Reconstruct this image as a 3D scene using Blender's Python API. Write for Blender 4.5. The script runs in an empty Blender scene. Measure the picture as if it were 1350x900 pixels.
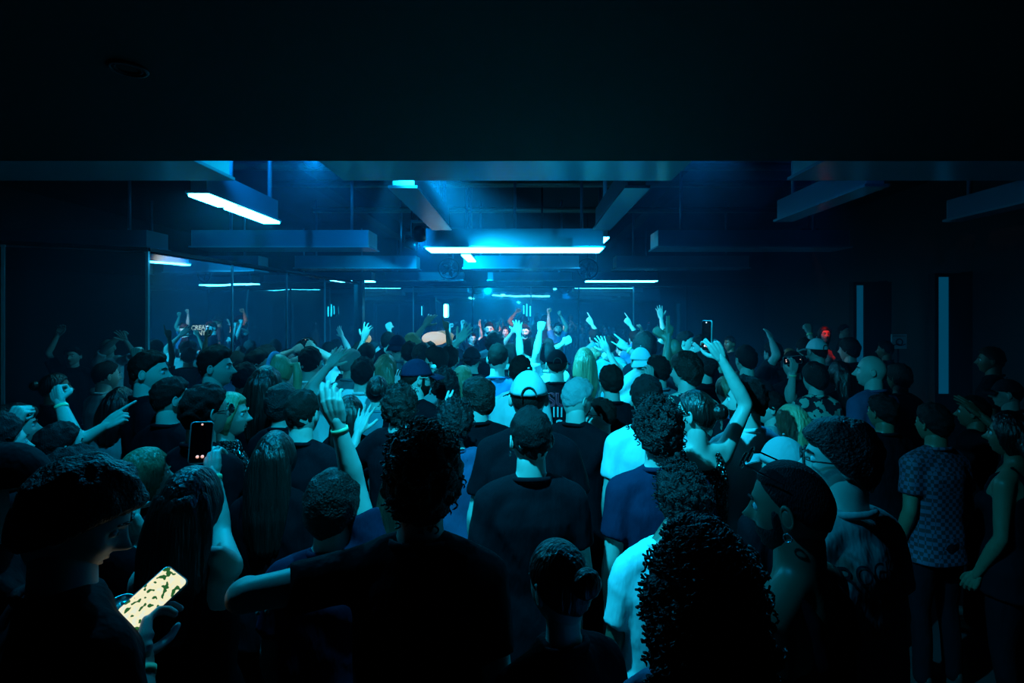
import bpy, math, random
import numpy as np
from mathutils import Vector, Matrix, Euler, noise, Quaternion
from mathutils.bvhtree import BVHTree
sc = bpy.context.scene
COL = sc.collection
random.seed(7)
PI = math.pi
# ------------------------------------------------------------------ camera
F = 675.0; VX, VY = 692.0, 420.0; CZ = 2.1      # focal length and vanishing point in pixels of 1350x900, eye height
cam = bpy.data.cameras.new('camera'); cam.sensor_width = 36; cam.lens = 18
cam.shift_x = -(VX-675)/1350; cam.shift_y = -(450-VY)/1350
cam.clip_start = 0.05
camo = bpy.data.objects.new('camera', cam); COL.objects.link(camo)
camo.location = (0, 0, CZ); camo.rotation_euler = (PI/2, 0, 0); sc.camera = camo
def ray(px, py, d): return Vector(((px-VX)/F*d, d, CZ-(py-VY)/F*d))
# ------------------------------------------------------------------ world, exposure
sc.view_settings.view_transform = 'Standard'; sc.view_settings.look = 'None'
sc.view_settings.gamma = 1; sc.view_settings.use_curve_mapping = False
sc.view_settings.exposure = 0.0
w = bpy.data.worlds.new('world'); sc.world = w; w.use_nodes = True
w.node_tree.nodes['Background'].inputs[0].default_value = (0.0, 0.45, 0.5, 1)
w.node_tree.nodes['Background'].inputs[1].default_value = 0.004
sc.cycles.use_denoising = True
sc.cycles.max_bounces = 6; sc.cycles.diffuse_bounces = 2; sc.cycles.glossy_bounces = 4
sc.cycles.transmission_bounces = 4; sc.cycles.volume_bounces = 0; sc.cycles.transparent_max_bounces = 6
sc.cycles.caustics_reflective = False; sc.cycles.caustics_refractive = False
sc.cycles.sample_clamp_indirect = 3
CYAN = (0.006, 0.52, 0.84); BLUE = (0.0, 0.2, 0.62); PALE = (0.045, 0.58, 1.0); WARM = (1.0, 0.72, 0.5)
def spot(name, loc, to, power, col, angle, blend=.8, size=.03):
    l = bpy.data.lights.new(name, 'SPOT'); l.energy = power; l.color = col; l.spot_size = math.radians(angle)
    l.spot_blend = blend; l.shadow_soft_size = size
    o = bpy.data.objects.new(name, l); COL.objects.link(o); o.location = loc
    o.rotation_euler = (Vector(to)-Vector(loc)).to_track_quat('-Z', 'Y').to_euler()
    return o
SPOTS = [  # spots, some of them added fills: position, aim, watts, colour, cone
 ((-0.35, 1.48, 3.06), (0.15, 3.1, 1.2), 520, CYAN, 98),
 ((-0.95, 3.98, 3.52), (-0.35, 6.0, 1.4), 4600, CYAN, 88),
 ((-1.55, 2.0, 3.06), (-1.75, 2.25, 1.4), 130, (0.0, 0.45, 0.88), 122),
 ((1.35, 3.98, 3.52), (0.7, 6.3, 1.4), 150, (0.0, 0.42, 0.9), 95),
 ((2.3, 4.0, 3.52), (0.9, 1.5, 1.4), 110, (0.0, 0.26, 0.85), 58),
 ((-1.9, 4.6, 3.52), (-0.6, 1.5, 1.4), 260, (0.0, 0.42, 0.85), 80),
 ((0.25, 8.7, 3.3), (-0.3, 10.3, 1.7), 420, (1.0, 0.46, 0.34), 50),
 ((-1.75, 8.6, 3.3), (1.9, 8.2, 2.1), 120, (1.0, 0.55, 0.38), 50),
 ((4.6, 8.2, 3.2), (5.45, 8.75, 1.7), 170, (1.0, 0.02, 0.01), 26),
 ((1.42, 3.98, 3.52), (0.95, 1.5, 1.35), 170, (0.0, 0.42, 0.85), 46),  # fill added to brighten the man in the printed grey shirt
 ((-2.35, 3.9, 3.7), (-2.7, 9.0, 3.2), 260, (0.0, 0.30, 0.9), 84),  # hidden wash added to brighten the camera-facing channel sides
 ((-0.55, 1.1, 3.06), (1.05, 1.62, 1.35), 55, (0.0, 0.40, 0.85), 44),  # out-of-frame fill added for the back of the printed shirt
 ((-1.6, 7.9, 3.3), (-1.6, 10.5, 1.6), 800, (0.0, 0.42, 0.9), 120),
]
# thin smoke hanging beyond the soffit
hm = bpy.data.materials.new('haze'); hm.use_nodes = True; hm.node_tree.nodes.remove(hm.node_tree.nodes['Principled BSDF'])
vs = hm.node_tree.nodes.new('ShaderNodeVolumeScatter'); vs.inputs['Color'].default_value = (.04, .55, 1, 1); vs.inputs['Density'].default_value = .023; vs.inputs['Anisotropy'].default_value = .25
hm.node_tree.links.new(vs.outputs[0], hm.node_tree.nodes['Material Output'].inputs['Volume'])
cu = bpy.data.curves.new('haze', 'CURVE'); cu.dimensions = '2D'; cu.fill_mode = 'BOTH'; cu.extrude = 1.95; sp_ = cu.splines.new('POLY'); sp_.points.add(3); sp_.use_cyclic_u = True
for i, (x, y) in enumerate(((-4.9, 3.3), (6.9, 3.3), (6.9, 14.8), (-4.9, 14.8))): sp_.points[i].co = (x, y, 0, 1)
cu.materials.append(hm); ho = bpy.data.objects.new('haze', cu); COL.objects.link(ho); ho.location = (0, 0, 2.35); ho['kind'] = 'stuff'; ho['label'] = 'thin blue smoke haze hanging over the dance floor'; ho['category'] = 'haze'
# ------------------------------------------------------------------ materials
MATS = {}
def mat(name, col, rough=.6, metal=0, emit=None, estr=0, bump=None, spec=.5, sheen=0):
    if name in MATS: return MATS[name]
    m = bpy.data.materials.new(name); m.use_nodes = True; nt = m.node_tree; b = nt.nodes['Principled BSDF']
    b.inputs['Base Color'].default_value = (*col, 1); b.inputs['Roughness'].default_value = rough
    b.inputs['Metallic'].default_value = metal; b.inputs['Specular IOR Level'].default_value = spec
    if sheen: b.inputs['Sheen Weight'].default_value = sheen
    if emit: b.inputs['Emission Color'].default_value = (*emit, 1); b.inputs['Emission Strength'].default_value = estr
    if bump:
        sx, sy, sz, strength, dist = bump
        tc = nt.nodes.new('ShaderNodeTexCoord'); mp = nt.nodes.new('ShaderNodeMapping'); mp.inputs['Scale'].default_value = (sx, sy, sz)
        nz = nt.nodes.new('ShaderNodeTexNoise'); nz.inputs['Scale'].default_value = 1; nz.inputs['Detail'].default_value = 3
        bp = nt.nodes.new('ShaderNodeBump'); bp.inputs['Strength'].default_value = strength; bp.inputs['Distance'].default_value = dist
        nt.links.new(tc.outputs['Object'], mp.inputs[0]); nt.links.new(mp.outputs[0], nz.inputs[0])
        nt.links.new(nz.outputs[0], bp.inputs['Height']); nt.links.new(bp.outputs[0], b.inputs['Normal'])
    MATS[name] = m; return m
SKIN = {'light': mat('skin light', (.54, .42, .37), .5, bump=(90, 90, 90, .15, .002)),
        'tan': mat('skin tan', (.36, .26, .22), .5, bump=(90, 90, 90, .15, .002)),
        'brown': mat('skin brown', (.2, .11, .07), .45, bump=(90, 90, 90, .15, .002))}
LIP = mat('lips', (.38, .14, .12), .4); EYEW = mat('eye white', (.7, .7, .7), .2); IRIS = mat('iris', (.03, .02, .015), .15)
HAIRC = {'black': (.005, .005, .006), 'dark': (.009, .006, .005), 'brown': (.03, .018, .012), 'blond': (.42, .3, .16), 'grey': (.3, .3, .3), 'streaked': (.2, .13, .07)}
def hairmat(c, kind):
    if kind == 'long': return mat('hair strands '+c, HAIRC[c], .35, bump=(75, 75, 5, .9, .012), spec=.6)
    if kind == 'curly': return mat('hair curls '+c, HAIRC[c], .5, bump=(110, 110, 110, 1, .012), spec=.35)
    return mat('hair cropped '+c, HAIRC[c], .65, bump=(260, 260, 90, 1, .006), spec=.18)
CLOTH = {'black': (.0035, .0042, .007), 'charcoal': (.018, .02, .026), 'navy': (.012, .02, .05), 'pale': (.42, .42, .42), 'white': (.8, .8, .8), 'grey': (.33, .34, .35), 'blue': (.05, .14, .28),
         'light blue': (.3, .45, .7), 'denim': (.05, .08, .16), 'teal': (.05, .2, .24), 'olive': (.07, .08, .04), 'red': (.3, .02, .02)}
def clothmat(c):
    if c == 'sequin':
        if 'sequins' in MATS: return MATS['sequins']
        m = mat('sequins', (.25, .25, .25), .32, .85); nt = m.node_tree; b = nt.nodes['Principled BSDF']
        tc = nt.nodes.new('ShaderNodeTexCoord'); v = nt.nodes.new('ShaderNodeTexVoronoi'); v.inputs['Scale'].default_value = 110
        nm = nt.nodes.new('ShaderNodeNormalMap'); nm.space = 'OBJECT'; nm.inputs['Strength'].default_value = .75
        nt.links.new(tc.outputs['Object'], v.inputs['Vector']); nt.links.new(v.outputs['Color'], nm.inputs['Color'])
        nt.links.new(nm.outputs[0], b.inputs['Normal'])
        r = nt.nodes.new('ShaderNodeValToRGB'); r.color_ramp.elements[0].color = (.9, .9, .9, 1); r.color_ramp.elements[1].color = (.01, .01, .01, 1)
        r.color_ramp.elements[1].position = .55
        nt.links.new(v.outputs['Distance'], r.inputs[0]); nt.links.new(r.outputs[0], b.inputs['Base Color'])
        return m
    if c == 'patterned' or c == 'plaid':
        if c in MATS: return MATS[c]
        m = mat(c, (.1, .1, .1), .7); nt = m.node_tree; b = nt.nodes['Principled BSDF']
        tc = nt.nodes.new('ShaderNodeTexCoord'); r = nt.nodes.new('ShaderNodeValToRGB'); r.color_ramp.interpolation = 'CONSTANT'
        r.color_ramp.elements[0].color = (.01, .012, .02, 1); r.color_ramp.elements[1].color = (.5, .5, .42, 1)
        if c == 'plaid':
            t = nt.nodes.new('ShaderNodeTexChecker'); t.inputs['Scale'].default_value = 42; r.color_ramp.elements[1].position = .5; r.color_ramp.elements[1].color = (.07, .06, .11, 1)
            t.inputs[1].default_value = (0, 0, 0, 1); t.inputs[2].default_value = (1, 1, 1, 1)
            nt.links.new(tc.outputs['Object'], t.inputs['Vector']); nt.links.new(t.outputs['Fac'], r.inputs[0])
        else:
            t = nt.nodes.new('ShaderNodeTexNoise'); t.inputs['Scale'].default_value = 16; r.color_ramp.elements[1].position = .52
            nt.links.new(tc.outputs['Object'], t.inputs['Vector']); nt.links.new(t.outputs[0], r.inputs[0])
        nt.links.new(r.outputs[0], b.inputs['Base Color']); return m
    return mat('cloth '+c, CLOTH[c], .85, bump=(14, 14, 5, .5, .03), spec=.08)
# ------------------------------------------------------------------ object helpers
def mesh_obj(name, vs, fs, mats, parent=None, mids=None, smooth=True):
    me = bpy.data.meshes.new(name)
    me.from_pydata([tuple(v) for v in vs], [], fs)
    for m in (mats if isinstance(mats, (list, tuple)) else [mats]): me.materials.append(m)
    if mids is not None: me.polygons.foreach_set('material_index', mids)
    if smooth: me.polygons.foreach_set('use_smooth', [True]*len(me.polygons))
    me.update()
    o = bpy.data.objects.new(name, me); COL.objects.link(o)
    if parent: o.parent = parent
    return o
def empty(name, loc=(0, 0, 0), rz=0, sc_=1):
    o = bpy.data.objects.new(name, None); COL.objects.link(o); o.location = loc; o.rotation_euler = (0, 0, rz); o.scale = (sc_,)*3
    o.empty_display_size = .1; return o
def tag(o, label=None, cat=None, group=None, kind=None):
    for k, v in (('label', label), ('category', cat), ('group', group), ('kind', kind)):
        if v: o[k] = v
    return o
class MB:
    def __init__(s): s.v = []; s.f = []; s.m = []
    def add(s, vs, fs, mi=0):
        b = len(s.v); s.v += [tuple(x) for x in vs]; s.f += [tuple(i+b for i in f) for f in fs]; s.m += [mi]*len(fs); return s
    def box(s, x0, x1, y0, y1, z0, z1, mi=0, M=None):
        vs = [Vector((x, y, z)) for z in (z0, z1) for (x, y) in ((x0, y0), (x1, y0), (x1, y1), (x0, y1))]
        if M: vs = [M @ v for v in vs]
        return s.add(vs, [(3, 2, 1, 0), (4, 5, 6, 7), (0, 1, 5, 4), (1, 2, 6, 5), (2, 3, 7, 6), (3, 0, 4, 7)], mi)
    def rings(s, rings, mi=0, cap=True):
        n = len(rings[0]); vs = [p for r in rings for p in r]; fs = []
        for i in range(len(rings)-1):
            for j in range(n):
                k = (j+1) % n; fs.append((i*n+j, i*n+k, (i+1)*n+k, (i+1)*n+j))
        if cap: fs.append(tuple(range(n-1, -1, -1))); fs.append(tuple((len(rings)-1)*n+j for j in range(n)))
        return s.add(vs, fs, mi)
    def loft(s, secs, n=20, mi=0, p=2.0):   # secs: (z, rx, ry, cx, cy)
        R = []
        for z, rx, ry, cx, cy in secs:
            r = []
            for j in range(n):
                a = 2*PI*j/n; c, t = math.cos(a), math.sin(a)
                r.append((cx+rx*math.copysign(abs(c)**(2/p), c), cy+ry*math.copysign(abs(t)**(2/p), t), z))
            R.append(r)
        return s.rings(R, mi)
    def tube(s, pts, rad, n=12, mi=0, round_=True, flat=1.0, up=None):
        pts = [Vector(p) for p in pts]; R = []
        d0 = (pts[1]-pts[0]).normalized(); u = Vector(up) if up else (Vector((1, 0, 0)) if abs(d0.x) < .8 else Vector((0, 1, 0)))
        def ring(c, d, r):
            nonlocal u
            u = (u-d*u.dot(d)).normalized(); w_ = d.cross(u)
            return [c+u*(r*math.cos(2*PI*j/n))+w_*(r*flat*math.sin(2*PI*j/n)) for j in range(n)]
        if round_:
            for k in (.98, .8, .45): R.append(ring(pts[0]-d0*rad[0]*k, d0, rad[0]*math.sqrt(1-k*k)+1e-5))
        for i, p in enumerate(pts):
            a = pts[max(i-1, 0)]; b = pts[min(i+1, len(pts)-1)]
            R.append(ring(p, (b-a).normalized(), rad[i]))
        if round_:
            d1 = (pts[-1]-pts[-2]).normalized()
            for k in (.45, .8, .98): R.append(ring(pts[-1]+d1*rad[-1]*k, d1, rad[-1]*math.sqrt(1-k*k)+1e-5))
        return s.rings(R, mi)
    def ball(s, c, r, n=12, mi=0, M=None):
        rx, ry, rz = r if isinstance(r, (tuple, list)) else (r, r, r); R = []
        for i in range(n//2+1):
            t = PI*(i/(n//2)); st = max(math.sin(t), 1e-4)
            ring = [Vector((rx*st*math.cos(2*PI*j/n), ry*st*math.sin(2*PI*j/n), -rz*math.cos(t))) for j in range(n)]
            if M: ring = [M @ q for q in ring]
            R.append([Vector(c)+q for q in ring])
        return s.rings(R, mi)
    def torus(s, c, R_, r, M=None, n=20, k=6, mi=0):
        vs = []; fs = []
        for i in range(n):
            a = 2*PI*i/n
            for j in range(k):
                b = 2*PI*j/k; q = Vector(((R_+r*math.cos(b))*math.cos(a), (R_+r*math.cos(b))*math.sin(a), r*math.sin(b)))
                if M: q = M @ q
                vs.append(Vector(c)+q)
        for i in range(n):
            for j in range(k): fs.append((i*k+j, ((i+1) % n)*k+j, ((i+1) % n)*k+(j+1) % k, i*k+(j+1) % k))
        return s.add(vs, fs, mi)
    def obj(s, name, mats, parent=None, smooth=True): return mesh_obj(name, s.v, s.f, mats, parent, s.m, smooth)
def remesh(mb, voxel, smooth=2):
    me = bpy.data.meshes.new('tmp'); me.from_pydata(mb.v, [], mb.f); me.update()
    o = bpy.data.objects.new('tmp', me); COL.objects.link(o)
    r = o.modifiers.new('r', 'REMESH'); r.mode = 'VOXEL'; r.voxel_size = voxel
    if smooth: q = o.modifiers.new('s', 'SMOOTH'); q.factor = .5; q.iterations = smooth
    dg = bpy.context.evaluated_depsgraph_get(); ev = o.evaluated_get(dg); m2 = ev.to_mesh()
    v = np.empty(len(m2.vertices)*3, 'f'); m2.vertices.foreach_get('co', v); v = v.reshape(-1, 3)
    lt = np.empty(len(m2.polygons), 'i'); m2.polygons.foreach_get('loop_total', lt)
    li = np.empty(len(m2.loops), 'i'); m2.loops.foreach_get('vertex_index', li)
    nr = np.empty(len(m2.vertices)*3, 'f'); m2.vertices.foreach_get('normal', nr)
    fs = []; k = 0; L = li.tolist()
    for t in lt.tolist(): fs.append(tuple(L[k:k+t])); k += t
    ev.to_mesh_clear(); bpy.data.objects.remove(o); bpy.data.meshes.remove(me)
    return v, fs, nr.reshape(-1, 3)
# ------------------------------------------------------------------ the human head
def sstep(a, b, x):
    t = np.clip((x-a)/(b-a), 0, 1); return t*t*(3-2*t)
def head_surface(az, el, fem=False):
    """az: azimuth from the face (0) round to the back (pi), el: elevation. Returns points, head centre at the origin, face to +Y."""
    x = np.sin(az)*np.cos(el); y = np.cos(az)*np.cos(el); z = np.sin(el)
    aa = np.abs(np.arctan2(np.sin(az), np.cos(az)))
    low = np.clip(-z, 0, 1); front = np.clip(y, 0, 1)
    X = .076*x*(1-.30*low**1.4-(.06 if fem else 0)*low); Y = .098*y*(1-.22*low*(y < 0)); Z = .118*z
    Y = np.where(y > 0, .088*y+.014*low*np.cos(aa)*(low > 0), Y)
    Y = Y+.004*(y < 0)*(-1)*sstep(0, .5, z+.3)
    g = lambda c0, s0, c1, s1: np.exp(-((aa-c0)/s0)**2-((el-c1)/s1)**2)
    nose = np.exp(-(aa/.15)**2)*np.clip((.22-el)/.42, 0, 1)*sstep(-.36, -.20, el)
    Y = Y+.03*nose+.006*np.exp(-(aa/.24)**2)*g(0, 9, -.2, .09)
    Y = Y+.005*g(.3, .45, .26, .1)-.010*g(.42, .22, .06, .11)+.004*g(.75, .3, -.2, .2)
    Y = Y+.007*g(0, .28, -.46, .055)+.007*g(0, .25, -.60, .06)-.004*g(0, .3, -.53, .03)+(.006 if fem else .010)*g(0, .35, -.88, .16)-.004*g(0, .3, -.70, .06)
    X = X*(1+(.0 if fem else .06)*g(1.15, .4, -.75, .25))
    return np.stack([X, Y, Z], -1)
def grid_faces(nu, nv):
    fs = []
    for i in range(nv-1):
        for j in range(nu): fs.append((i*nu+j, i*nu+(j+1) % nu, (i+1)*nu+(j+1) % nu, (i+1)*nu+j))
    fs.append(tuple(range(nu-1, -1, -1))); fs.append(tuple((nv-1)*nu+j for j in range(nu)))
    return fs
def head_grid(nu, nv):
    t = np.linspace(0, 2*PI, nu, endpoint=False); az = t-.45*np.sin(t)*.9     # finer around the face
    el = np.linspace(-PI/2+.03, PI/2-.03, nv)
    return np.meshgrid(az, el)
def add_head(mb, M, hd, fem, beard=False):
    nu, nv = ((56, 44) if hd else (32, 26))
    A, E = head_grid(nu, nv)
    P = head_surface(A, E, fem).reshape(-1, 3)
    fs = grid_faces(nu, nv); mb.add([M @ Vector(p) for p in P], fs, 0)
    # lips get their own colour
    b = len(mb.m)-len(fs)
    aa = np.abs(np.arctan2(np.sin(A), np.cos(A))); L = (aa < .26) & (E < -.42) & (E > -.63)
    for i in range(nv-1):
        for j in range(nu):
            if L[i, j]: mb.m[b+i*nu+j] = 1
    R3 = M.to_3x3()
    for sx in (-1, 1):
        mb.ball(M @ Vector((sx*.031, .070, .010)), .0125, 12 if hd else 8, 2)
        mb.ball(M @ Vector((sx*.031, .0795, .010)), .0055, 8, 3)
        mb.tube([M @ Vector((sx*.012, .0915, .029)), M @ Vector((sx*.03, .088, .036)), M @ Vector((sx*.047, .076, .031))], [.003, .0042, .0025], 6, 4)
        er = R3 @ Matrix.Rotation(sx*.35, 3, 'Z') @ Matrix.Rotation(-.15, 3, 'X')
        mb.ball(M @ Vector((sx*.078, -.008, -.004)), (.009, .017, .028), 12 if hd else 8, 0, er)
        mb.torus(M @ Vector((sx*.083, -.010, .002)), .018, .0042, er @ Matrix(((0, 0, 1), (.8, 0, 0), (0, 1.35, 0))).to_3x3(), 14 if hd else 9, 6, 0)
# hair styles: (hairline front, side, back elevation), thickness top, side, noise amp, freq
STY = {'short': ((.60, .02, -.62), .018, .008, .007, 42), 'fade': ((.62, .05, -.55), .018, .001, .006, 42), 'buzz': ((.66, .1, -.5), .004, .003, 0, 60),
       'curly': ((.55, -.05, -.7), .034, .022, .012, 38), 'afro': ((.5, -.3, -.75), .05, .045, .008, 45), 'mop': ((.45, -.15, -.72), .028, .018, .007, 24),
       'quiff': ((.64, .03, -.58), .028, .002, .005, 40), 'long': ((.60, -1.0, -1.2), .018, .016, .003, 20), 'curlylong': ((.5, -1.1, -1.2), .04, .045, .014, 30),
       'bun': ((.6, .0, -.6), .010, .007, .001, 20), 'pony': ((.6, .0, -.6), .010, .007, .001, 20)}
def hair_mesh(sty, M, hd, seed, mb=None):
    (ef, es, eb), tt, ts, na, fr = STY[sty]; nu, nv = ((88, 60) if hd else (36, 28)) if sty in ('curly', 'afro', 'curlylong', 'mop') else ((64, 48) if hd else (32, 26))
    A, E = head_grid(nu, nv)
    aa = np.abs(np.arctan2(np.sin(A), np.cos(A)))
    hl = np.interp(aa, [0, .7, 1.15, 1.55, 2.2, PI], [ef, ef-.02, ef*.55+es*.45, es, es*.35+eb*.65, eb])
    mask = sstep(-.07, .10, E-hl)
    P = head_surface(A, np.maximum(E, -1.45), False)
    P[..., 1] = np.where((P[..., 1] > 0) & (E > .35), P[..., 1], P[..., 1])
    top = sstep(-.1, .75, E); th = ts+(tt-ts)*top
    if sty in ('short', 'fade'): th = th*(1+.15*np.exp(-((aa-.2)/.8)**2)*top)
    if sty == 'quiff': th = th*(1+.3*np.exp(-(aa/.7)**2)*top)
    N = P/np.linalg.norm(P, axis=-1, keepdims=True)
    out = N*(mask*(th+.0135)-.012)[..., None]
    Q = (P+out).reshape(-1, 3); mk = mask.reshape(-1)
    if na:
        for i in range(len(Q)):
            if mk[i] > .05:
                q = Vector(Q[i])*fr+Vector((seed, 0, 0)); k = noise.noise(q)*na*1.6+abs(noise.noise(q*2.1))*na*.8
                Q[i] += N.reshape(-1, 3)[i]*k*mk[i]
    mb = mb or MB(); mb.add([M @ Vector(q) for q in Q], grid_faces(nu, nv))
    return mb
def hang(mb, M, L, seed, wide=1.0, curly=False, n=44):   # hair falling over neck and back; M head matrix, drops along world z
    c0 = M @ Vector((0, -.035, .02)); back = (M.to_3x3() @ Vector((0, -1, 0))); back.z = 0; back.normalize(); side = Vector((-back.y, back.x, 0))
    R = []; k = 18
    for i in range(-2, k+1):
        t = max(i, 0)/k; z = -t*L+(.0 if i >= 0 else (.035, .062)[-i-1])
        rx = (.088+.022*math.sin(min(t*2.2, 1)*PI*.5)-.05*t**3)*wide; ry = (.075-.035*min(t*1.8, 1))*(1.1 if curly else 1)
        off = .02+.06*min(t*1.6, 1)
        if i < 0: rx *= (.86, .5)[-i-1]; ry *= (.86, .5)[-i-1]; off -= (.004, .012)[-i-1]
        ring = []
        for j in range(n):
            a = 2*PI*j/n
            q = noise.noise(Vector((math.cos(a)*3.5, math.sin(a)*3.5, t*(9 if curly else 1.3)+seed)))
            kk = 1+q*(.34 if curly else .22)
            zz = z*(1+.06*noise.noise(Vector((math.cos(a)*5, math.sin(a)*5, seed+9)))) if t > .5 else z
            ring.append(c0+side*(rx*kk*math.cos(a))+back*(off+ry*kk*math.sin(a))+Vector((0, 0, zz)))
        R.append(ring)
    mb.rings(R[::-1])
def curls(mb, cen, n, rad, seed):      # loose ringlets standing off the hair surface
    r_ = random.Random(seed); base = [Vector(v) for v in mb.v]
    for _ in range(n):
        v = r_.choice(base); o = v-cen; o.z *= .25 if v.z < cen.z else 1
        if o.length < .075: continue
        o.normalize(); s1 = o.cross(Vector((0, 0, 1))); s1 = s1.normalized() if s1.length > .1 else Vector((1, 0, 0)); s2 = Vector((0, 0, -1))-o*(-o.z); s2 = s2.normalized() if s2.length > .1 else Vector((0, 1, 0))
        ph_ = r_.uniform(0, 6.28); R_ = rad*r_.uniform(.6, 1.1); k = r_.randint(6, 9); L_ = rad*r_.uniform(1.5, 3.2)
        pts = [v+o*(.002+R_*(1+math.cos(ph_+i*.95))*.8)+s1*(R_*math.sin(ph_+i*.95))+s2*(L_*i/k) for i in range(k)]
        mb.tube(pts, [rad*.30]*(k-1)+[rad*.12], 5, round_=False)
# ------------------------------------------------------------------ hands
SEG = [(.043, .026, .021), (.047, .030, .022), (.044, .027, .021), (.034, .021, .019)]
CURL = {'open': [(8, 8, 5)]*4, 'fist': [(78, 95, 65)]*4, 'point': [(5, 8, 5)]+[(75, 95, 60)]*3, 'horns': [(0, 5, 5), (80, 95, 60), (80, 95, 60), (0, 5, 5)],
        'relaxed': [(22, 32, 22), (28, 36, 24), (32, 40, 24), (36, 40, 24)], 'grip': [(38, 50, 34), (40, 52, 34), (42, 54, 34), (44, 56, 34)],
        'reach': [(-5, 22, 16), (8, 30, 18), (16, 34, 18), (4, 26, 16)], 'peace': [(0, 5, 5), (2, 5, 5), (80, 95, 60), (80, 95, 60)]}
HC = {}
def hand(pose, vox):      # right hand: wrist at the origin, fingers to +Z, palm faces +Y, thumb on -X (so that a right hand held up, palm forward, has its thumb inwards)
    k = (pose, vox)
    if k in HC: return HC[k]
    mb = MB()
    sp = .16 if pose in ('open', 'reach') else .05
    for i, bx in enumerate((-.029, -.010, .010, .028)):
        bz = (.088, .092, .088, .078)[i]; r = (.0095, .0098, .0092, .0080)[i]
        mb.tube([(bx*.55, 0, .006), (bx*.9, -.002, bz*.6), (bx, 0, bz)], [.0165, .0155, .0125], 10, up=(1, 0, 0))
        p = Vector((bx, 0, bz)); yaw = sp*(i-1.4)*1.0; ang = 0; pts = [p.copy()]; rr = [r*1.08]
        for s_, c in zip(SEG[i], CURL[pose][i]):
            ang += math.radians(c)
            d = Vector((math.sin(yaw)*math.cos(min(ang, 1.2)), math.sin(ang), math.cos(ang)*math.cos(yaw)))
            p = p+d.normalized()*s_; pts.append(p.copy()); r *= .93; rr.append(r)
        mb.tube(pts, rr, 10)
    mb.tube([(-.022, .004, .02), (.022, .004, .02)], [.015, .014], 10); mb.tube([(-.02, .004, .045), (.022, .005, .045)], [.014, .014], 10)
    th = {'open': [(-.7, .15, .7), (-.6, .1, .8), (-.5, .1, .85)], 'reach': [(-.75, .3, .55), (-.6, .3, .75), (-.4, .3, .85)], 'fist': [(-.35, .75, .55), (.35, .5, .75), (.85, .2, .4)],
          'point': [(-.35, .75, .55), (.35, .5, .75), (.85, .2, .4)], 'horns': [(-.35, .75, .5), (.4, .5, .6), (.85, .2, .3)], 'peace': [(-.35, .75, .5), (.4, .5, .6), (.85, .2, .3)],
          'relaxed': [(-.45, .45, .75), (-.2, .35, .9), (-.05, .3, .95)], 'grip': [(-.4, .8, .5), (-.1, .75, .65), (.1, .5, .85)]}[pose]
    p = Vector((-.024, .008, .022)); pts = [p.copy()]; rr = [.0145]
    for d, s_, r in zip(th, (.042, .033, .026), (.0125, .0110, .0092)):
        p = p+Vector(d).normalized()*s_; pts.append(p.copy()); rr.append(r)
    mb.tube(pts, rr, 10)
    mb.tube([(0, 0, -.05), (0, 0, .012)], [.026, .024], 12, flat=.72, up=(1, 0, 0))
    v, f, _ = remesh(mb, vox, 1)
    HC[k] = (v, f); return HC[k]
# ------------------------------------------------------------------ people (built 1.75 m tall at the origin, facing +Y, then scaled)
WARN = []
def legs_mesh(sex):
    k = ('legs', sex)
    if k in HC: return HC[k]
    f = sex == 'f'; mb = MB(); hw = .165 if f else .155
    mb.loft([(.80, hw*.93, .112, 0, -.005), (.92, hw+.014, .126, 0, -.004), (1.0, hw-.004, .112, 0, 0), (1.05, hw*.86, .10, 0, 0)], 24)
    for s in (-1, 1):
        mb.tube([(s*.085, 0, .90), (s*.095, .005, .70), (s*.10, .01, .50), (s*.105, -.015, .30), (s*.11, -.02, .08)], [.092, .082, .06, .056 if not f else .048, .052 if not f else .04], 16)
    HC[k] = remesh(mb, .022, 2)[:2]
    sb = MB()
    sb.rings([[(x*a, y0+y*b, z) for x, y in [(math.cos(2*PI*j/16), math.sin(2*PI*j/16)) for j in range(16)]] for z, a, b, y0 in
              ((0, .043, .13, .055), (.03, .046, .135, .055), (.05, .042, .125, .05), (.075, .036, .08, .0), (.11, .036, .05, -.02))])
    HC['shoe'] = (sb.v, sb.f)
    me = {}
    for nm, (v, fs) in (('trousers', HC[k]), ('shoe', HC['shoe'])):
        m = bpy.data.meshes.new(nm+sex); m.from_pydata([tuple(q) for q in v], [], fs); m.polygons.foreach_set('use_smooth', [True]*len(m.polygons)); m.update(); me[nm] = m
    HC[k] = me; return me
def ik(S, T, l1, l2, hint):
    d = (T-S).length; D = (T-S)/max(d, 1e-6)
    if d > (l1+l2)*.995: T = S+D*(l1+l2)*.995; d = (T-S).length
    if d < abs(l1-l2)+.06: T = S+D*(abs(l1-l2)+.06); d = (T-S).length
    a = (l1*l1-l2*l2+d*d)/(2*d); h = math.sqrt(max(l1*l1-a*a, 0))
    m = hint-S; m = m-D*m.dot(D)
    if m.length < 1e-4: m = Vector((0, 0, -1))-D*D.z*-1
    return S+D*a+m.normalized()*h, T
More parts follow.
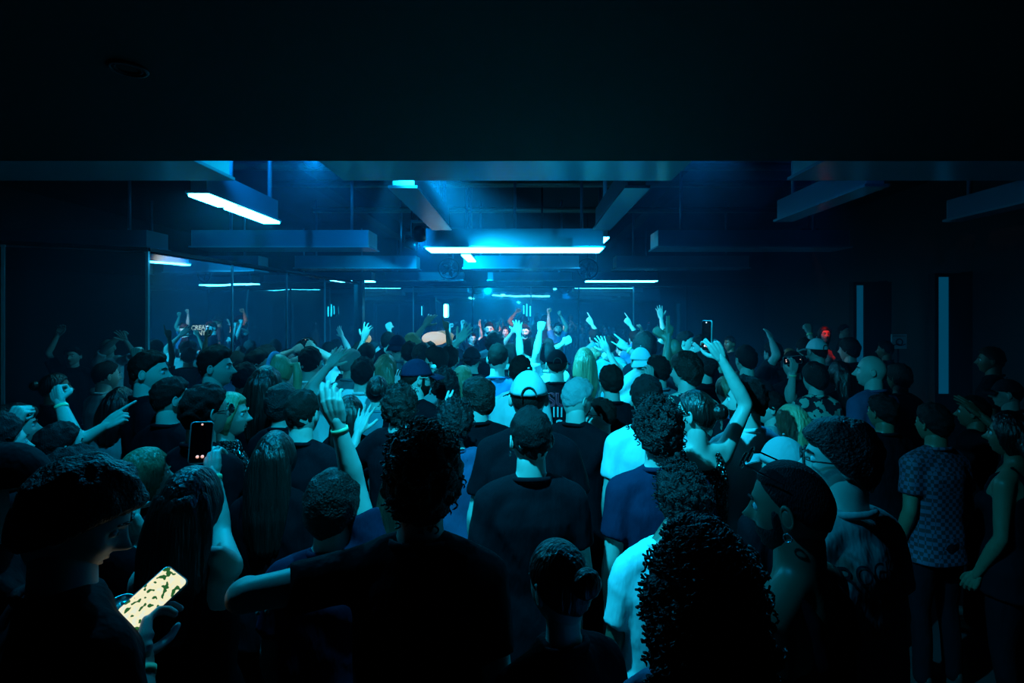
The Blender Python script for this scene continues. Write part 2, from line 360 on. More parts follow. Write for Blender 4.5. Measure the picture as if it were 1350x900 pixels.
def person(px, py, d, face=0, sex='m', skin='light', hair='dark', sty='short', top='black', L=None, R=None, label='', ref=None, group=None,
           body=None, pitch=0, roll=0, fat=1.0, base=0.0, cloth='tee', glasses=None, cap=None, beard=False, longh=None, zmax=1.80, band=None, legc='black', lean=None, ear=False, ph=False, prt=None, hb=False, strap=False, head=(0, 0, 0)):
    H = ray(px, py, d)
    if H.z-base > zmax: d = d*(CZ-base-zmax)/(CZ-H.z+1e-6) if CZ-H.z > 0 else d; H = ray(px, py, d)
    z = H.z-base; s = z/1.64; s = min(max(s, .80), 1.12); f = sex == 'f'
    hd = d < 4.2; b = (face*.75 if body is None else body)
    root = empty('person', (H.x, H.y, H.z-1.64*s), 0, s)
    root.location.z = base if abs(H.z-1.64*s-base) < .08 else base
    ba = -math.radians(b); root.rotation_euler = (0, 0, ba)
    tag(root, label, 'person', group)
    # local frame
    M = Matrix.Translation(root.location) @ Matrix.Rotation(ba, 4, 'Z') @ Matrix.Scale(s, 4); Mi = M.inverted()
    camL = Mi @ camo.location
    ln = Vector(lean) if lean else Vector((0, 0, 0)); ln = ln.to_3d() if len(ln) == 2 else ln        # shoulders shift, local x,y
    def LN(zz): t = max(0, min(1, (zz-.95)/.5)); return (ln.x*t*t, ln.y*t*t)
    hc = Vector((0, .012, 1.64+head[2])); off = Vector((ln.x+head[0], ln.y+head[1], 0))
    # keep the head where the photo has it: shift the hips instead
    sh = -off; hsh = Vector((head[0], head[1], 0))
    def X(p): q = LN(p[2]); return Vector((p[0]+q[0]+sh.x, p[1]+q[1]+sh.y, p[2]))
    # ---------------- arms
    sw = (.138 if f else .160)*(.96+.04*fat); l1, l2 = .285, .255; arms = {}
    af = (.84 if f else 1.0)*(.85+.15*fat)
    for sd, A in ((-1, L), (1, R)):
        S = X((sd*sw, -.005, 1.402)); el = None
        if A is None: A = ('down',)
        if A[0] == 'down': j = random.uniform(-.02, .02); E = S+Vector((sd*(.02+.03*fat*fat), -.02+j, -.278)); W = E+Vector((sd*-.01, .09+j, -.235)); pose = 'relaxed'; T = W
        elif A[0] == 'bent': E = S+Vector((sd*.05, .02, -.27)); W = E+Vector((-sd*.07, .22, .06)); pose = 'relaxed'
        elif A[0] == 'phoneup': E = S+Vector((sd*.04, .16, -.2)); W = E+Vector((-sd*.07, .06, .24)); pose = 'grip'
        else:   # ('to', px, py, dd, pose, elbow px, elbow py, elbow dd)
            pose = A[4] if len(A) > 4 else 'open'
            up = (ray(A[1], A[2], d+A[3])-M @ S).z > .1
            if up: S = S+Vector((-sd*.012, .0, .035))
            T = Mi @ ray(A[1], A[2], d+A[3]); hl = .085 if pose != 'fist' else .07
            reach = (l1+l2+hl)*.985
            if (T-S).length > reach:     # slide the hand along its own line of sight until the arm can reach it
                rd = (T-camL).normalized(); t = (S-camL).dot(rd); q = camL+rd*t; g = (S-q).length
                if g > reach:
                    WARN.append('reach %s %.2f>%.2f' % (label[:40], g*s, reach*s)); T = S+(q-S)*(reach/g)
                else:
                    dt = math.sqrt(reach*reach-g*g)*.98; t0 = (T-camL).length; T = camL+rd*(t+dt if t0 > t else t-dt)
            hint = Mi @ ray(A[5], A[6], d+(A[7] if len(A) > 7 else A[3]*.5)) if len(A) > 5 else S+Vector((sd*.3, -.05, -.25))
            E, T = ik(S, T, l1, l2+hl, hint); W = E+(T-E).normalized()*l2
        arms[sd] = (S, E, W, pose, A)
    # ---------------- skin surface: trunk, neck, arms, legs in one
    vox = .013 if d < 2.6 else (.016 if d < 5 else .021)
    mb = MB(); wst = (.118 if f else .14)*fat; che = (.140 if f else .162)*(.5+.5*fat); hip = (.165 if f else .155)*(.4+.6*fat)
    secs = [(.84, hip*.88, .098, 0, 0), (.92, hip*.95, .104*fat, 0, 0), (1.03, wst*1.06, .098*fat, 0, 0), (1.12, wst, .095*fat, 0, 0), (1.24, che*.93, .105*(.5+.5*fat), 0, 0), (1.34, che, .108, 0, 0), (1.41, sw*.92, .085, 0, -.005), (1.445, sw*.62, .066, 0, -.008), (1.47, .075, .055, 0, -.005)]
    S2 = [(z_, rx, ry, cx+LN(z_)[0]+sh.x, cy+LN(z_)[1]+sh.y) for z_, rx, ry, cx, cy in secs]
    mb.loft(S2, 26, p=2.3)
    if f:
        for sx in (-1, 1): mb.ball(X((sx*.065, .085, 1.27)), (.055, .05, .055), 12)
    # neck and trapezius
    nr = (.047 if f else .059)*(.8+.2*fat)
    nb = X((0, -.012, 1.45)); nt = Vector((hc.x*1.0, hc.y-.022, 1.575)); nt = Vector((nt.x, nt.y, nt.z))
    mb.tube([nb-Vector((0, 0, .03)), nb+Vector((0, 0, .03)), nt], [nr*1.25, nr*1.05, nr], 16)
    for sd in (-1, 1):
        S, E, W, pose, A = arms[sd]
        mb.tube([X((sd*.03, -.015, 1.475)), (X((sd*.1, -.015, 1.44))+Vector((0, 0, max(0, S.z-1.402)))), S], [.045*af, .05*af, .055*af], 12)
        mb.tube([S, S.lerp(E, .35), S.lerp(E, .8), E], [.060*af, .051*af, .042*af, .040*af], 14)
        mb.tube([E, E.lerp(W, .28), E.lerp(W, .7), W, W+(W-E).normalized()*.012], [.040*af, .044*af, .034*af, .0265*af, .026*af], 14)
        lf = .45+.55*fat; mb.tube([Vector((sd*.085*lf, 0, .88))+sh*1.0, (sd*.1*lf+sh.x, .008+sh.y, .5), (sd*.11*lf+sh.x, -.018+sh.y, .1)], [.074*min(lf, 1.1), .046, .033], 10)
    v, fs, _ = remesh(mb, vox, 3)
    out = MB(); out.add(v, fs, 0)
    # head
    HM = Matrix.Translation(hc) @ Matrix.Rotation(-math.radians(face-b), 4, 'Z') @ Matrix.Rotation(math.radians(roll), 4, 'Y') @ Matrix.Rotation(math.radians(pitch), 4, 'X')
    hs = .97 if f else 1.0
    HM = HM @ Matrix.Scale(hs, 4)
    add_head(out, HM, hd, f)
    # hands
    hs_ = {}
    for sd in (-1, 1):
        S, E, W, pose, A = arms[sd]
        hv, hf = hand(pose, .0035 if d < 2.9 else (.0048 if d < 5 else .0065))
        Z = (W-E).normalized()
        bend = A[8] if len(A) > 8 else None
        if A[0] == 'down': pn = Vector((-sd, 0, 0))
        elif A[0] == 'to': pn = Vector((0, 1, 0)) if Z.z > .3 else (Vector((0, 0, -1)))
        else: pn = Vector((-sd, .2, 0))
        if bend: pn = Mi.to_3x3() @ Vector(bend)
        if abs(Z.dot(pn.normalized())) > .93: pn = Vector((0, 0, -1)) if abs(Z.z) < .7 else Vector((-sd, .3, 0))
        Yv = (pn-Z*pn.dot(Z)).normalized(); Xv = Yv.cross(Z)
        R3 = Matrix((Xv, Yv, Z)).transposed(); k = (.90 if f else 1.0)
        hs_[sd] = (W, Xv, Yv, Z)
        hm = Matrix.Translation(W) @ R3.to_4x4() @ Matrix.Diagonal((k*sd, k, k, 1))
        out.add([hm @ Vector(q) for q in hv], [g[::-1] for g in hf] if sd < 0 else hf, 0)
    hm_ = hairmat(hair, 'curly' if sty in ('curly', 'afro', 'curlylong', 'mop') else 'long' if sty in ('long', 'bun', 'pony') else 'short')
    bo = out.obj('body', [SKIN[skin], LIP, EYEW, IRIS, hm_], root)
    # ---------------- hair
    seed = random.random()*50
    if sty != 'bald':
        if cap and sty not in ('long', 'curlylong', 'pony'): sty2 = 'buzz'
        else: sty2 = sty
        h = hair_mesh(sty2, HM, hd, seed)
        if sty in ('long', 'curlylong'):
            hang(h, HM, longh or .34, seed, 1.12 if sty == 'curlylong' else 1.0, sty == 'curlylong', 56 if hd else 32)
        if d < 4.6 and sty in ('curly', 'curlylong') and not cap: curls(h, hc, (520 if sty == 'curly' else 2400) if d < 2.6 else 160, .009 if sty == 'curlylong' else .008, seed)
        if sty == 'bun':
            c = HM @ Vector((0, -.125, .03)); h.ball(c, (.042, .036, .04), 14)
        if sty == 'pony':
            a = HM @ Vector((0, -.10, .05)); bk = (HM.to_3x3() @ Vector((0, -1, 0)))
            h.tube([a, a+bk*.045+Vector((0, 0, .005)), a+bk*.06+Vector((0, 0, -.08)), a+bk*.05+Vector((0, 0, -.2)), a+bk*.04+Vector((0, 0, -.28))], [.016, .028, .032, .026, .008], 14)
        h.obj('hair', [hm_], root)
    if beard:
        A_, E_ = head_grid(40, 30); aa = np.abs(np.arctan2(np.sin(A_), np.cos(A_)))
        mk = sstep(-.28, -.42, E_)*sstep(1.55, 1.3, aa)+sstep(.25, .0, E_)*sstep(1.1, 1.25, aa)*sstep(1.6, 1.4, aa); mk = np.clip(mk, 0, 1)*np.where((aa < .2) & (E_ > -.6) & (E_ < -.42), 0, 1)
        P = head_surface(A_, E_); N = P/np.linalg.norm(P, axis=-1, keepdims=True); Q = (P+N*(mk*.014-.008)[..., None]).reshape(-1, 3)
        mb = MB(); mb.add([HM @ Vector(q) for q in Q], grid_faces(40, 30)); mb.obj('beard', [hairmat(hair, 'short')], root)
    # ---------------- headwear and glasses
    if cap:
        kind, cc = cap; mc = clothmat(cc); cb = MB()
        nu = 36; A_, E_ = np.meshgrid(np.linspace(0, 2*PI, nu, endpoint=False), np.linspace(.22 if kind != 'beanie' else .1, PI/2-.03, 14))
        P = head_surface(A_, E_); N = P/np.linalg.norm(P, axis=-1, keepdims=True)
        for off_, rev in ((.015, False),):
            Q = (P+N*off_).reshape(-1, 3)
            cb.add([HM @ Vector(q) for q in Q], grid_faces(nu, 14))
        if kind == 'beanie':
            A_, E_ = np.meshgrid(np.linspace(0, 2*PI, nu, endpoint=False), np.linspace(.02, .34, 5)); P = head_surface(A_, E_); N = P/np.linalg.norm(P, axis=-1, keepdims=True)
            Q = (P+N*.028).reshape(-1, 3); cb.add([HM @ Vector(q) for q in Q], grid_faces(nu, 5))
        co = cb.obj('cap' if kind != 'beanie' else 'beanie', [mc], root)
        if kind in ('cap', 'capback', 'bucket'):
            bb = MB(); rot = Matrix.Rotation(PI if kind == 'capback' else 0, 4, 'Z'); n = 13; rows = []
            rng = (-PI, PI-2*PI/26) if kind == 'bucket' else (-1.0, 1.0)
            nn = 26 if kind == 'bucket' else n
            for r_, dz in (((.096, 0), (.14, -.008), (.178, -.022)) if kind != 'capback' else ((.104, 0), (.125, -.022), (.145, -.052))):
                rr = []
                for j in range(nn):
                    a = rng[0]+(rng[1]-rng[0])*j/(nn-1); k = 1 if kind == 'bucket' else math.cos(a)**.35
                    R_ = .098+(r_-.096)*(k if kind != 'bucket' else .55)
                    rr.append(Vector((math.sin(a)*R_*.88, math.cos(a)*R_*1.02, .030+dz-abs(math.sin(a))*.012)))
                rows.append(rr)
            vs = [HM @ rot @ q for r_ in rows for q in r_]; up = (HM.to_3x3() @ Vector((0, 0, 1)))*.004; m_ = len(vs); vs = vs+[q+up for q in vs]; ff = []
            for i in range(2):
                for j in range(nn-1):
                    a = i*nn+j; ff.append((a, a+1, a+nn+1, a+nn)); ff.append((m_+a+nn, m_+a+nn+1, m_+a+1, m_+a))
            for j in range(nn-1): a = 2*nn+j; ff.append((a, a+1, m_+a+1, m_+a)); ff.append((j+1, j, m_+j, m_+j+1))
            bb.add(vs, ff); bb.obj('brim', [mc], co)
            if kind == 'cap':
                ar = MB(); ar.tube([HM @ Vector((.033*math.cos(t), -.123+.012*math.sin(t)+.004, .030+.040*math.sin(t))) for t in np.linspace(.0, PI, 10)], [.0035]*10, 6); ar.obj('strap_opening', [mat('cap seam', (.01, .01, .01), .8)], co)
            bt = MB(); bt.ball(HM @ Vector((0, 0, .143)), (.006, .006, .004), 8); bt.obj('button', [mc], co)
            if cc == 'navy' and kind == 'cap':
                lg = MB(); lg.ball(HM @ Vector((.018, .108, .078)), (.022, .006, .014), 12); lg.obj('badge', [mat('badge cloth', (.8, .8, .8), .7)], co)
    if glasses:
        where, dark = glasses; g = MB(); ml = mat('sunglass lens', (.01, .01, .012), .05, spec=1) if dark else mat('glasses frame', (.01, .01, .01), .3)
        GM = HM @ {'eyes': Matrix.Identity(4), 'top': Matrix.Translation((0, .002, .075)) @ Matrix.Rotation(.45, 4, 'X')}[where]
        for sx in (-1, 1):
            RX = GM.to_3x3() @ Matrix.Rotation(PI/2, 3, 'X')
            g.torus(GM @ Vector((sx*.034, .100, .010)), .021, .0022 if not dark else .003, RX, 16, 6)
            if dark: g.ball(GM @ Vector((sx*.034, .100, .010)), (.023, .004, .019), 12, 0, GM.to_3x3())
            g.tube([GM @ Vector((sx*.055, .098, .014)), GM @ Vector((sx*.079, .085, .014)), GM @ Vector((sx*.085, -.01, .012))], [.0025]*3, 6)
        g.tube([GM @ Vector((-.013, .103, .014)), GM @ Vector((.013, .103, .014))], [.002]*2, 6)
        g.obj('sunglasses' if dark else 'glasses', [ml], root)
    if hb:
        g = MB(); g.tube([HM @ Vector((.098*math.cos(t), .02, .142*math.sin(t))) for t in np.linspace(.1, PI-.1, 14)], [.008]*14, 8, flat=1.8); g.obj('hairband', [clothmat('light blue')], root)
    if ear or ph:
        g = MB()
        if ph:
            RY = HM.to_3x3() @ Matrix.Rotation(PI/2, 3, 'X')
            pts = [HM @ Vector((.095*math.cos(t), -.005, .138*math.sin(t))) for t in np.linspace(.05, PI-.05, 12)]; g.tube(pts, [.006]*12, 8)
            for sx in (-1, 1): g.ball(HM @ Vector((sx*.095, -.005, 0)), (.018, .035, .04), 12, 0, HM.to_3x3())
            g.obj('headphones', [mat('headphone plastic', (.015, .015, .015), .3)], root)
        else:
            g.torus(HM @ Vector((-.086, -.005, -.045)), .010, .0018, HM.to_3x3() @ Matrix.Rotation(PI/2, 3, 'Y'), 12, 5); g.obj('earring', [mat('silver', (.8, .8, .8), .2, 1)], root)
    # ---------------- clothes
    lm = legs_mesh(sex)
    for nm in ('trousers', 'shoe', 'shoe'):
        o = bpy.data.objects.new(nm, lm['shoe' if nm == 'shoe' else 'trousers']); COL.objects.link(o); o.parent = root
        o.location = (sh.x, sh.y, 0)
        if nm == 'trousers': o.scale = (.45+.55*fat, .45+.55*fat, 1)
        if not o.data.materials: o.data.materials.append(clothmat(legc) if nm == 'trousers' else mat('shoe leather', (.02, .02, .02), .5))
        if nm == 'shoe':
            o.location.x += .11*(1 if any(c.name.startswith('shoe') for c in root.children if c != o) else -1); 
    if cloth:
        tk = .045 if top == 'sequin' else 0; cb = MB(); e = .014 if cloth == 'tee' else .010; hem = .80 if cloth == 'tee' else .93 if cloth == 'dress' else .84
        if cloth == 'tee':
            secs = [(.80, hip+.028+(.012 if not f else 0), .125*fat+.012, 0, 0), (.95, hip+.020, .122*fat+.006, 0, 0), (1.08, wst+(.032 if not f else .022), .112*fat, 0, 0), (1.22, che+.014, .118*(.5+.5*fat), 0, 0), (1.34, che+.020, .122, 0, -.002), (1.405, sw+.004, .098, 0, -.006), (1.44, sw*.76, .082, 0, -.010), (1.475, .098, .078, 0, -.010), (1.500, .078, .066, 0, -.012)]
        else:
            secs = [(.80, hip+.03, .14*fat, 0, 0), (.95, hip+.026, .132*fat, 0, 0), (1.08, wst+.018, .112*fat, 0, 0), (1.22, che+.008, .115*(.5+.5*fat), 0, 0), (1.31+tk, che*.96+.006, .115, 0, -.002), (1.36+tk, che*.82, .104, 0, -.004)]
        S2 = [(z_, rx, ry, cx+LN(z_)[0]+sh.x, cy+LN(z_)[1]+sh.y) for z_, rx, ry, cx, cy in secs]
        cb.loft(S2, 28, p=2.35)
        if f:
            for sx in (-1, 1): cb.ball(X((sx*.065, .088, 1.27)), (.062, .056, .06), 12)
        for sd in (-1, 1):
            S, E, W, pose, A = arms[sd]
            if cloth == 'tee':
                cb.tube([X((sd*.03, -.015, 1.475)), (X((sd*.1, -.015, 1.44))+Vector((0, 0, max(0, S.z-1.402)))), S], [.055*af, .064*af, .072*af], 12)
                cb.tube([S, S.lerp(E, .3), S.lerp(E, .66)], [.072*af, .067*af, .065*af], 16, round_=False)
            else:
                a0 = X((sd*.085, -.105, 1.33)); a1 = X((sd*.085, -.03, 1.475)); a2 = X((sd*.085, .08, 1.35))
                cb.tube([a0, a0.lerp(a1, .6)+Vector((0, -.02, 0)), a1+Vector((0, 0, max(0, S.z-1.402)*.5)), a2.lerp(a1, .5)+Vector((0, .03, 0)), a2], [.02]*5, 8)
        v, fs, nrm = remesh(cb, max(vox*.9, .012), 2)
        amp = .0045 if d < 4 else .004
        for i in range(len(v)):
            q = v[i]; k = noise.noise(Vector((q[0]*11+seed, q[1]*11, q[2]*4.2)))*1.0+noise.noise(Vector((q[0]*24, q[1]*24+seed, q[2]*11)))*.45
            fd = abs(noise.noise(Vector((q[0]*6+q[2]*5, q[1]*6+seed, q[2]*3))))
            v[i] += nrm[i]*(amp*k*1.3+amp*(1.4-fd*5)*.5)
        so = mesh_obj({'tee': 't_shirt', 'tank': 'tank_top', 'dress': 'dress'}[cloth], v, fs, [clothmat(top)], root)
        if strap:
            bvh = BVHTree.FromPolygons([tuple(q) for q in v], fs); g = MB(); pts = []
            for t in np.linspace(0, 1, 12):
                h_ = bvh.ray_cast(X((.125-.20*t, 0, 1.455-.5*t))+Vector((0, -.5, 0)), Vector((0, 1, 0)))
                pts.append((h_[0] if h_[0] else X((.125-.2*t, -.1, 1.455-.5*t)))+Vector((0, -.004, 0)))
            g.tube(pts, [.011]*12, 8); g.obj('bag_strap', [mat('strap webbing', (.01, .01, .01), .7)], root)
        if cloth == 'tee':
            c = MB(); cz = 1.497; pts = []
            for j in range(24):
                a = 2*PI*j/24; pts.append(X((math.cos(a)*(nr+.016), math.sin(a)*(nr+.012)-.016, cz-math.sin(a)*.014)))
            vs = []; n = 24
            for p_ in pts:
                for j in range(6): a = 2*PI*j/6; q = (p_-X((0, -.012, cz))); q.z = 0; q.normalize(); vs.append(p_+q*.009*math.cos(a)+Vector((0, 0, .012*math.sin(a))))
            c.add(vs, [(i*6+j, ((i+1) % n)*6+j, ((i+1) % n)*6+(j+1) % 6, i*6+(j+1) % 6) for i in range(n) for j in range(6)])
            c.obj('collar', [clothmat(top)], so)
        if prt:      # printing on the back of the shirt, laid on the cloth
            bvh = BVHTree.FromPolygons([tuple(q) for q in v], fs)
            for (txt, size, zz, col, outline, xo) in prt:
                cu = bpy.data.curves.new('print', 'FONT'); cu.body = txt; cu.size = size; cu.align_x = 'CENTER'; cu.space_line = .8
                if outline: cu.fill_mode = 'NONE'; cu.bevel_depth = outline; cu.bevel_resolution = 0
                else: cu.extrude = .0
                to = bpy.data.objects.new('tmp', cu); COL.objects.link(to)
                dg = bpy.context.evaluated_depsgraph_get(); me = bpy.data.meshes.new_from_object(to.evaluated_get(dg)); bpy.data.objects.remove(to)
                for vv in me.vertices:
                    x, zc, dep = vv.co.x+xo, vv.co.y+zz, vv.co.z
                    hit = bvh.ray_cast(X((x, 0, zc))+Vector((0, -.5, 0)), Vector((0, 1, 0)))
                    yy = hit[0].y if hit[0] else -.1
                    vv.co = X((x, 0, zc)); vv.co.y = yy-.003-dep*.3
                me.materials.append(mat('print '+col, {'red': (.75, .02, .05), 'white': (.8, .8, .8), 'dark': (.03, .04, .06)}[col], .7)); me.update()
                po = bpy.data.objects.new('back_print', me); COL.objects.link(po); po.parent = so
    if band:
        for sd in band:
            W, Xv, Yv, Z = hs_[sd]; R3 = Matrix((Xv, Yv, Z)).transposed(); g = MB()
            vs = []; n = 20; c0 = W-Z*.028
            for i in range(n):
                a = 2*PI*i/n
                for r_, zz in ((.0295, -.009), (.0315, -.009), (.0315, .009), (.0295, .009)): vs.append(c0+R3 @ Vector((r_*af*math.cos(a)*1.0, r_*af*math.sin(a)*.97, zz)))
            g.add(vs, [(i*4+j, ((i+1) % n)*4+j, ((i+1) % n)*4+(j+1) % 4, i*4+(j+1) % 4) for i in range(n) for j in range(4)])
            g.obj('wristband', [mat('wristband paper', (.6, .8, .45), .5)], root)
    PEOPLE.append(dict(x=H.x, y=H.y, px=px, py=py, d=d, ref=ref, root=root, label=label, M=M, hands=hs_, s=s))
    return PEOPLE[-1]
PEOPLE = []
# ------------------------------------------------------------------ the room
WALLM = mat('wall dark paint', (.012, .016, .02), .7, bump=(3, 3, 3, .3, .02)); CEIL = mat('ceiling black paint', (.006, .007, .008), .85)
def struct(name, m, f, label=None):
    mb = MB(); f(mb); o = mb.obj(name, [m], None, False); tag(o, label, None, None, 'structure'); return o
floorm = mat('floor dark concrete', (.03, .032, .035), .35, bump=(5, 5, 5, .3, .01))
struct('floor', floorm, lambda m: m.box(-9.5, 7.3, -2.2, 15.4, -.1, 0))
struct('ceiling', CEIL, lambda m: m.box(-9.5, 7.3, -2.2, 15.4, 4.5, 4.6))
struct('trim_1', CEIL, lambda m: m.box(-9.4, 7.1, -2.0, 3.18, 3.08, 4.5))      # dropped soffit over the camera
struct('wall_back', WALLM, lambda m: m.box(-9.5, 7.3, 15.2, 15.4, 0, 4.5))
struct('wall_front', WALLM, lambda m: m.box(-9.5, 7.3, -2.2, -2.0, 0, 4.5))
struct('wall_left', WALLM, lambda m: m.box(-9.5, -9.4, -2.0, 15.2, 0, 4.5))
def rw(m):      # right wall with two slit windows
    y = -2.0
    for a, b in ((8.12, 8.35), (10.02, 10.30)):
        m.box(7.1, 7.3, y, a, 0, 4.5); m.box(7.1, 7.3, a, b, 0, .9); m.box(7.1, 7.3, a, b, 2.86, 4.5); y = b
    m.box(7.1, 7.3, y, 15.2, 0, 4.5)
struct('wall_right', WALLM, rw)
winm = mat('frosted window', (.05, .15, .3), .4, emit=(.0, .045, .10), estr=1.0)
# slit panels stand out from the right wall, facing the room
for i, (px, w_, y0, y1, d) in enumerate(((1133, 10, 376, 520, 9.4), (1243, 15, 365, 560, 8.2))):
    a = ray(px-w_/2, y0, d); b = ray(px+w_/2, y1, d)
    o = struct('window_%d' % (i+1), winm, lambda m: m.box(a.x, b.x, d, d+.03, .9, a.z))
    o2 = struct('trim_%d' % (i+2), CEIL, lambda m: (m.box(a.x-.06, a.x, d-.03, d+.1, 0, a.z+.06), m.box(b.x, b.x+.5, d-.03, d+.1, 0, a.z+.06), m.box(a.x, b.x, d-.03, d+.1, a.z, a.z+.06), m.box(a.x, b.x, d-.03, d+.1, 0, .9)))
# mirror-glass partitions: dark tinted glass panes that reflect the room
def mirrorm(name, f0, tint, rough):
    m = bpy.data.materials.new(name); m.use_nodes = True; nt = m.node_tree; b = nt.nodes['Principled BSDF']; out = nt.nodes['Material Output']
    b.inputs['Base Color'].default_value = (.004, .012, .02, 1); b.inputs['Roughness'].default_value = .3
    g = nt.nodes.new('ShaderNodeBsdfGlossy'); g.inputs['Color'].default_value = (*tint, 1); g.inputs['Roughness'].default_value = rough
    mx = nt.nodes.new('ShaderNodeMixShader'); mx.inputs[0].default_value = f0
    nz = nt.nodes.new('ShaderNodeTexNoise'); nz.inputs['Scale'].default_value = .8; tc = nt.nodes.new('ShaderNodeTexCoord'); bp = nt.nodes.new('ShaderNodeBump'); bp.inputs['Strength'].default_value = .1; bp.inputs['Distance'].default_value = .04
    nt.links.new(tc.outputs['Object'], nz.inputs['Vector']); nt.links.new(nz.outputs[0], bp.inputs['Height']); nt.links.new(bp.outputs[0], g.inputs['Normal'])
    nt.links.new(b.outputs[0], mx.inputs[1]); nt.links.new(g.outputs[0], mx.inputs[2]); nt.links.new(mx.outputs[0], out.inputs[0]); return m
MIR = mirrorm('tinted mirror glass', .62, (.75, .95, 1), .015); MIRB = mirrorm('tinted back mirror', .5, (.6, .95, 1), .03)
framem = mat('black steel', (.01, .012, .015), .35, .8); edgem = mat('glass edge', (.1, .3, .38), .15, .3)
WX, WS = -4.665, .115
def wallx(y): return WX+WS*y
def ycol(px): return -WX/(WS-(px-VX)/F)
GT = 2.8
C0 = (wallx(5.48), 5.48); BD = (-1.5, -.7)                       # the partition bends here and comes back towards the camera side
stops = [(C0[0]+BD[0]*t, C0[1]+BD[1]*t) for t in (2.35, 1.5, .70, 0)]+[(wallx(ycol(p)), ycol(p)) for p in (306, 378, 428, 472)]
where = ['out at the edge, farthest aside', 'at the picture edge', 'above the raised fists', 'behind the man with the shaved head', 'behind the man with the quiff', 'above the woman with pursed lips', 'last before the black post']
jn = ['at the outermost edge', 'right at the picture edge', 'at the picture edge, over the bracelet hand', 'above the shaven man in profile', 'above the man facing the hairband woman', 'above the person filming', 'just before the black post']
for i in range(len(stops)-1):
    A_, B_ = Vector((*stops[i], 0)), Vector((*stops[i+1], 0)); D_ = (B_-A_).normalized(); N_ = Vector((-D_.y, D_.x, 0))
    a, b = A_+D_*.014, B_-D_*.014
    def slab(m, p, q, z0, z1, t0, t1):
        lo = [p+N_*t0, q+N_*t0, q+N_*t1, p+N_*t1]; m.rings([[v+Vector((0, 0, z0)) for v in lo], [v+Vector((0, 0, z1)) for v in lo]])
    mb = MB(); slab(mb, a, b, .0, GT, 0, .014); o = mb.obj('mirror_panel', [MIR], None, False)
    tag(o, 'tall dark mirror pane of the side partition, '+where[i], 'mirror', 'mirror panes of the side partition')
    mb = MB(); slab(mb, A_-D_*.012, A_+D_*.012, 0, GT+.02, -.012, .03); o = mb.obj('glass_joint', [edgem], None, False); tag(o, 'thin metal joint between dark mirror panes, '+jn[i], 'joint', 'joints of the side partition')
    mb = MB(); slab(mb, A_, B_, GT+.02, GT+.06, -.03, .05); o = mb.obj('trim_%d' % (4+i), [framem], None, False); tag(o, kind='structure')
yl = stops[-1][1]
struct('column_1', framem, lambda m: m.box(wallx(yl)-.12, wallx(yl)+.09, yl, yl+.16, 0, GT+.1))
# back wall of mirror glass
BY = 15.0
bx = [-5.2]+[(p-VX)/F*BY for p in (545, 623, 700, 763, 835, 905)]
for i in range(len(bx)-1):
    mb = MB(); mb.box(bx[i]+.02, bx[i+1]-.02, BY, BY+.03, .05, 3.0); o = mb.obj('mirror_panel', [MIRB], None, False)
    tag(o, 'tall mirror pane on the far wall, '+['beside the black post', 'behind the raised open hand', 'behind the man in the black crew neck', 'behind the second man at the decks', 'behind the man with both arms up', 'at its dark end'][i], 'mirror', 'mirror panes of the far wall')
    mb = MB(); mb.box(bx[i+1]-.02, bx[i+1]+.02, BY-.02, BY+.04, 0, 3.05); o = mb.obj('wall_batten', [framem if i % 2 else edgem], None, False)
    tag(o, 'narrow upright batten between far mirror panes, '+['next to the cyan tube lamp', 'over the raised open hand', 'between the two men at the decks', 'over the man with both arms up', 'over the raised finger', 'at the dark end'][i], 'batten', 'battens of the far wall')
struct('trim_20', framem, lambda m: m.box(-9.4, 7.1, BY-.08, BY+.1, 3.05, 3.2))
# ------------------------------------------------------------------ ceiling fixtures: long steel channels hung on rods
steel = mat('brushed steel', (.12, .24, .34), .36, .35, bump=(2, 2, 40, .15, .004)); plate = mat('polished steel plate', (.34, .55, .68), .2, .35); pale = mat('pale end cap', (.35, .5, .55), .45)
def glow(c, s):
    k = 'diffuser %s %s' % (c, s); return mat(k, (.8, .8, .8), .5, emit=c, estr=s)
def fixture(x0, x1, y0, y1, z, h, lit, label, inset=.03, group='suspended steel light channels', gapped=False, rodsat=None):
    cx, cy = (x0+x1)/2, (y0+y1)/2; r = empty('ceiling_light', (cx, cy, z)); tag(r, label, 'light fixture', group)
    X0, X1, Y0, Y1 = x0-cx, x1-cx, y0-cy, y1-cy; lx = (x1-x0) > (y1-y0)
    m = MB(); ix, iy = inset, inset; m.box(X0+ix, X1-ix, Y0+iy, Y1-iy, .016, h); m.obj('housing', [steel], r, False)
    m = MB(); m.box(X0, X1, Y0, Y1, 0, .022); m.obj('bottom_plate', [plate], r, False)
    for s in (0, 1):
        m = MB()
        if lx: a = X0+ix-.006 if s == 0 else X1-ix; m.box(a, a+.006, Y0+iy, Y1-iy, .016, h)
        else: a = Y0+iy-.006 if s == 0 else Y1-iy; m.box(X0+ix, X1-ix, a, a+.006, .016, h)
        m.obj('end_cap', [pale], r, False)
    for t in (rodsat or (.15, .85)):
        m = MB(); p = (X0+(X1-X0)*t, 0) if lx else (0, Y0+(Y1-Y0)*t); m.tube([(p[0], p[1], h), (p[0], p[1], 4.5-z)], [.022, .022], 8, round_=False); m.obj('rod', [steel], r)
    if lit:
        c, s_ = lit; segs = [(0.02, .345), (.415, .98)] if gapped else [(.01, .99)]
        for a, b in segs:
            m = MB()
            if lx: m.box(X0+(X1-X0)*a, X0+(X1-X0)*b, Y0+.02, Y1-.02, -.02, -.001)
            else: m.box(X0+.01, X1-.01, Y0+(Y1-Y0)*a, Y0+(Y1-Y0)*b, -.02, -.001)
            m.obj('diffuser', [glow(c, s_)], r, False)
    return r
Z1 = 3.1
A1, A2 = 3.25, 3.71
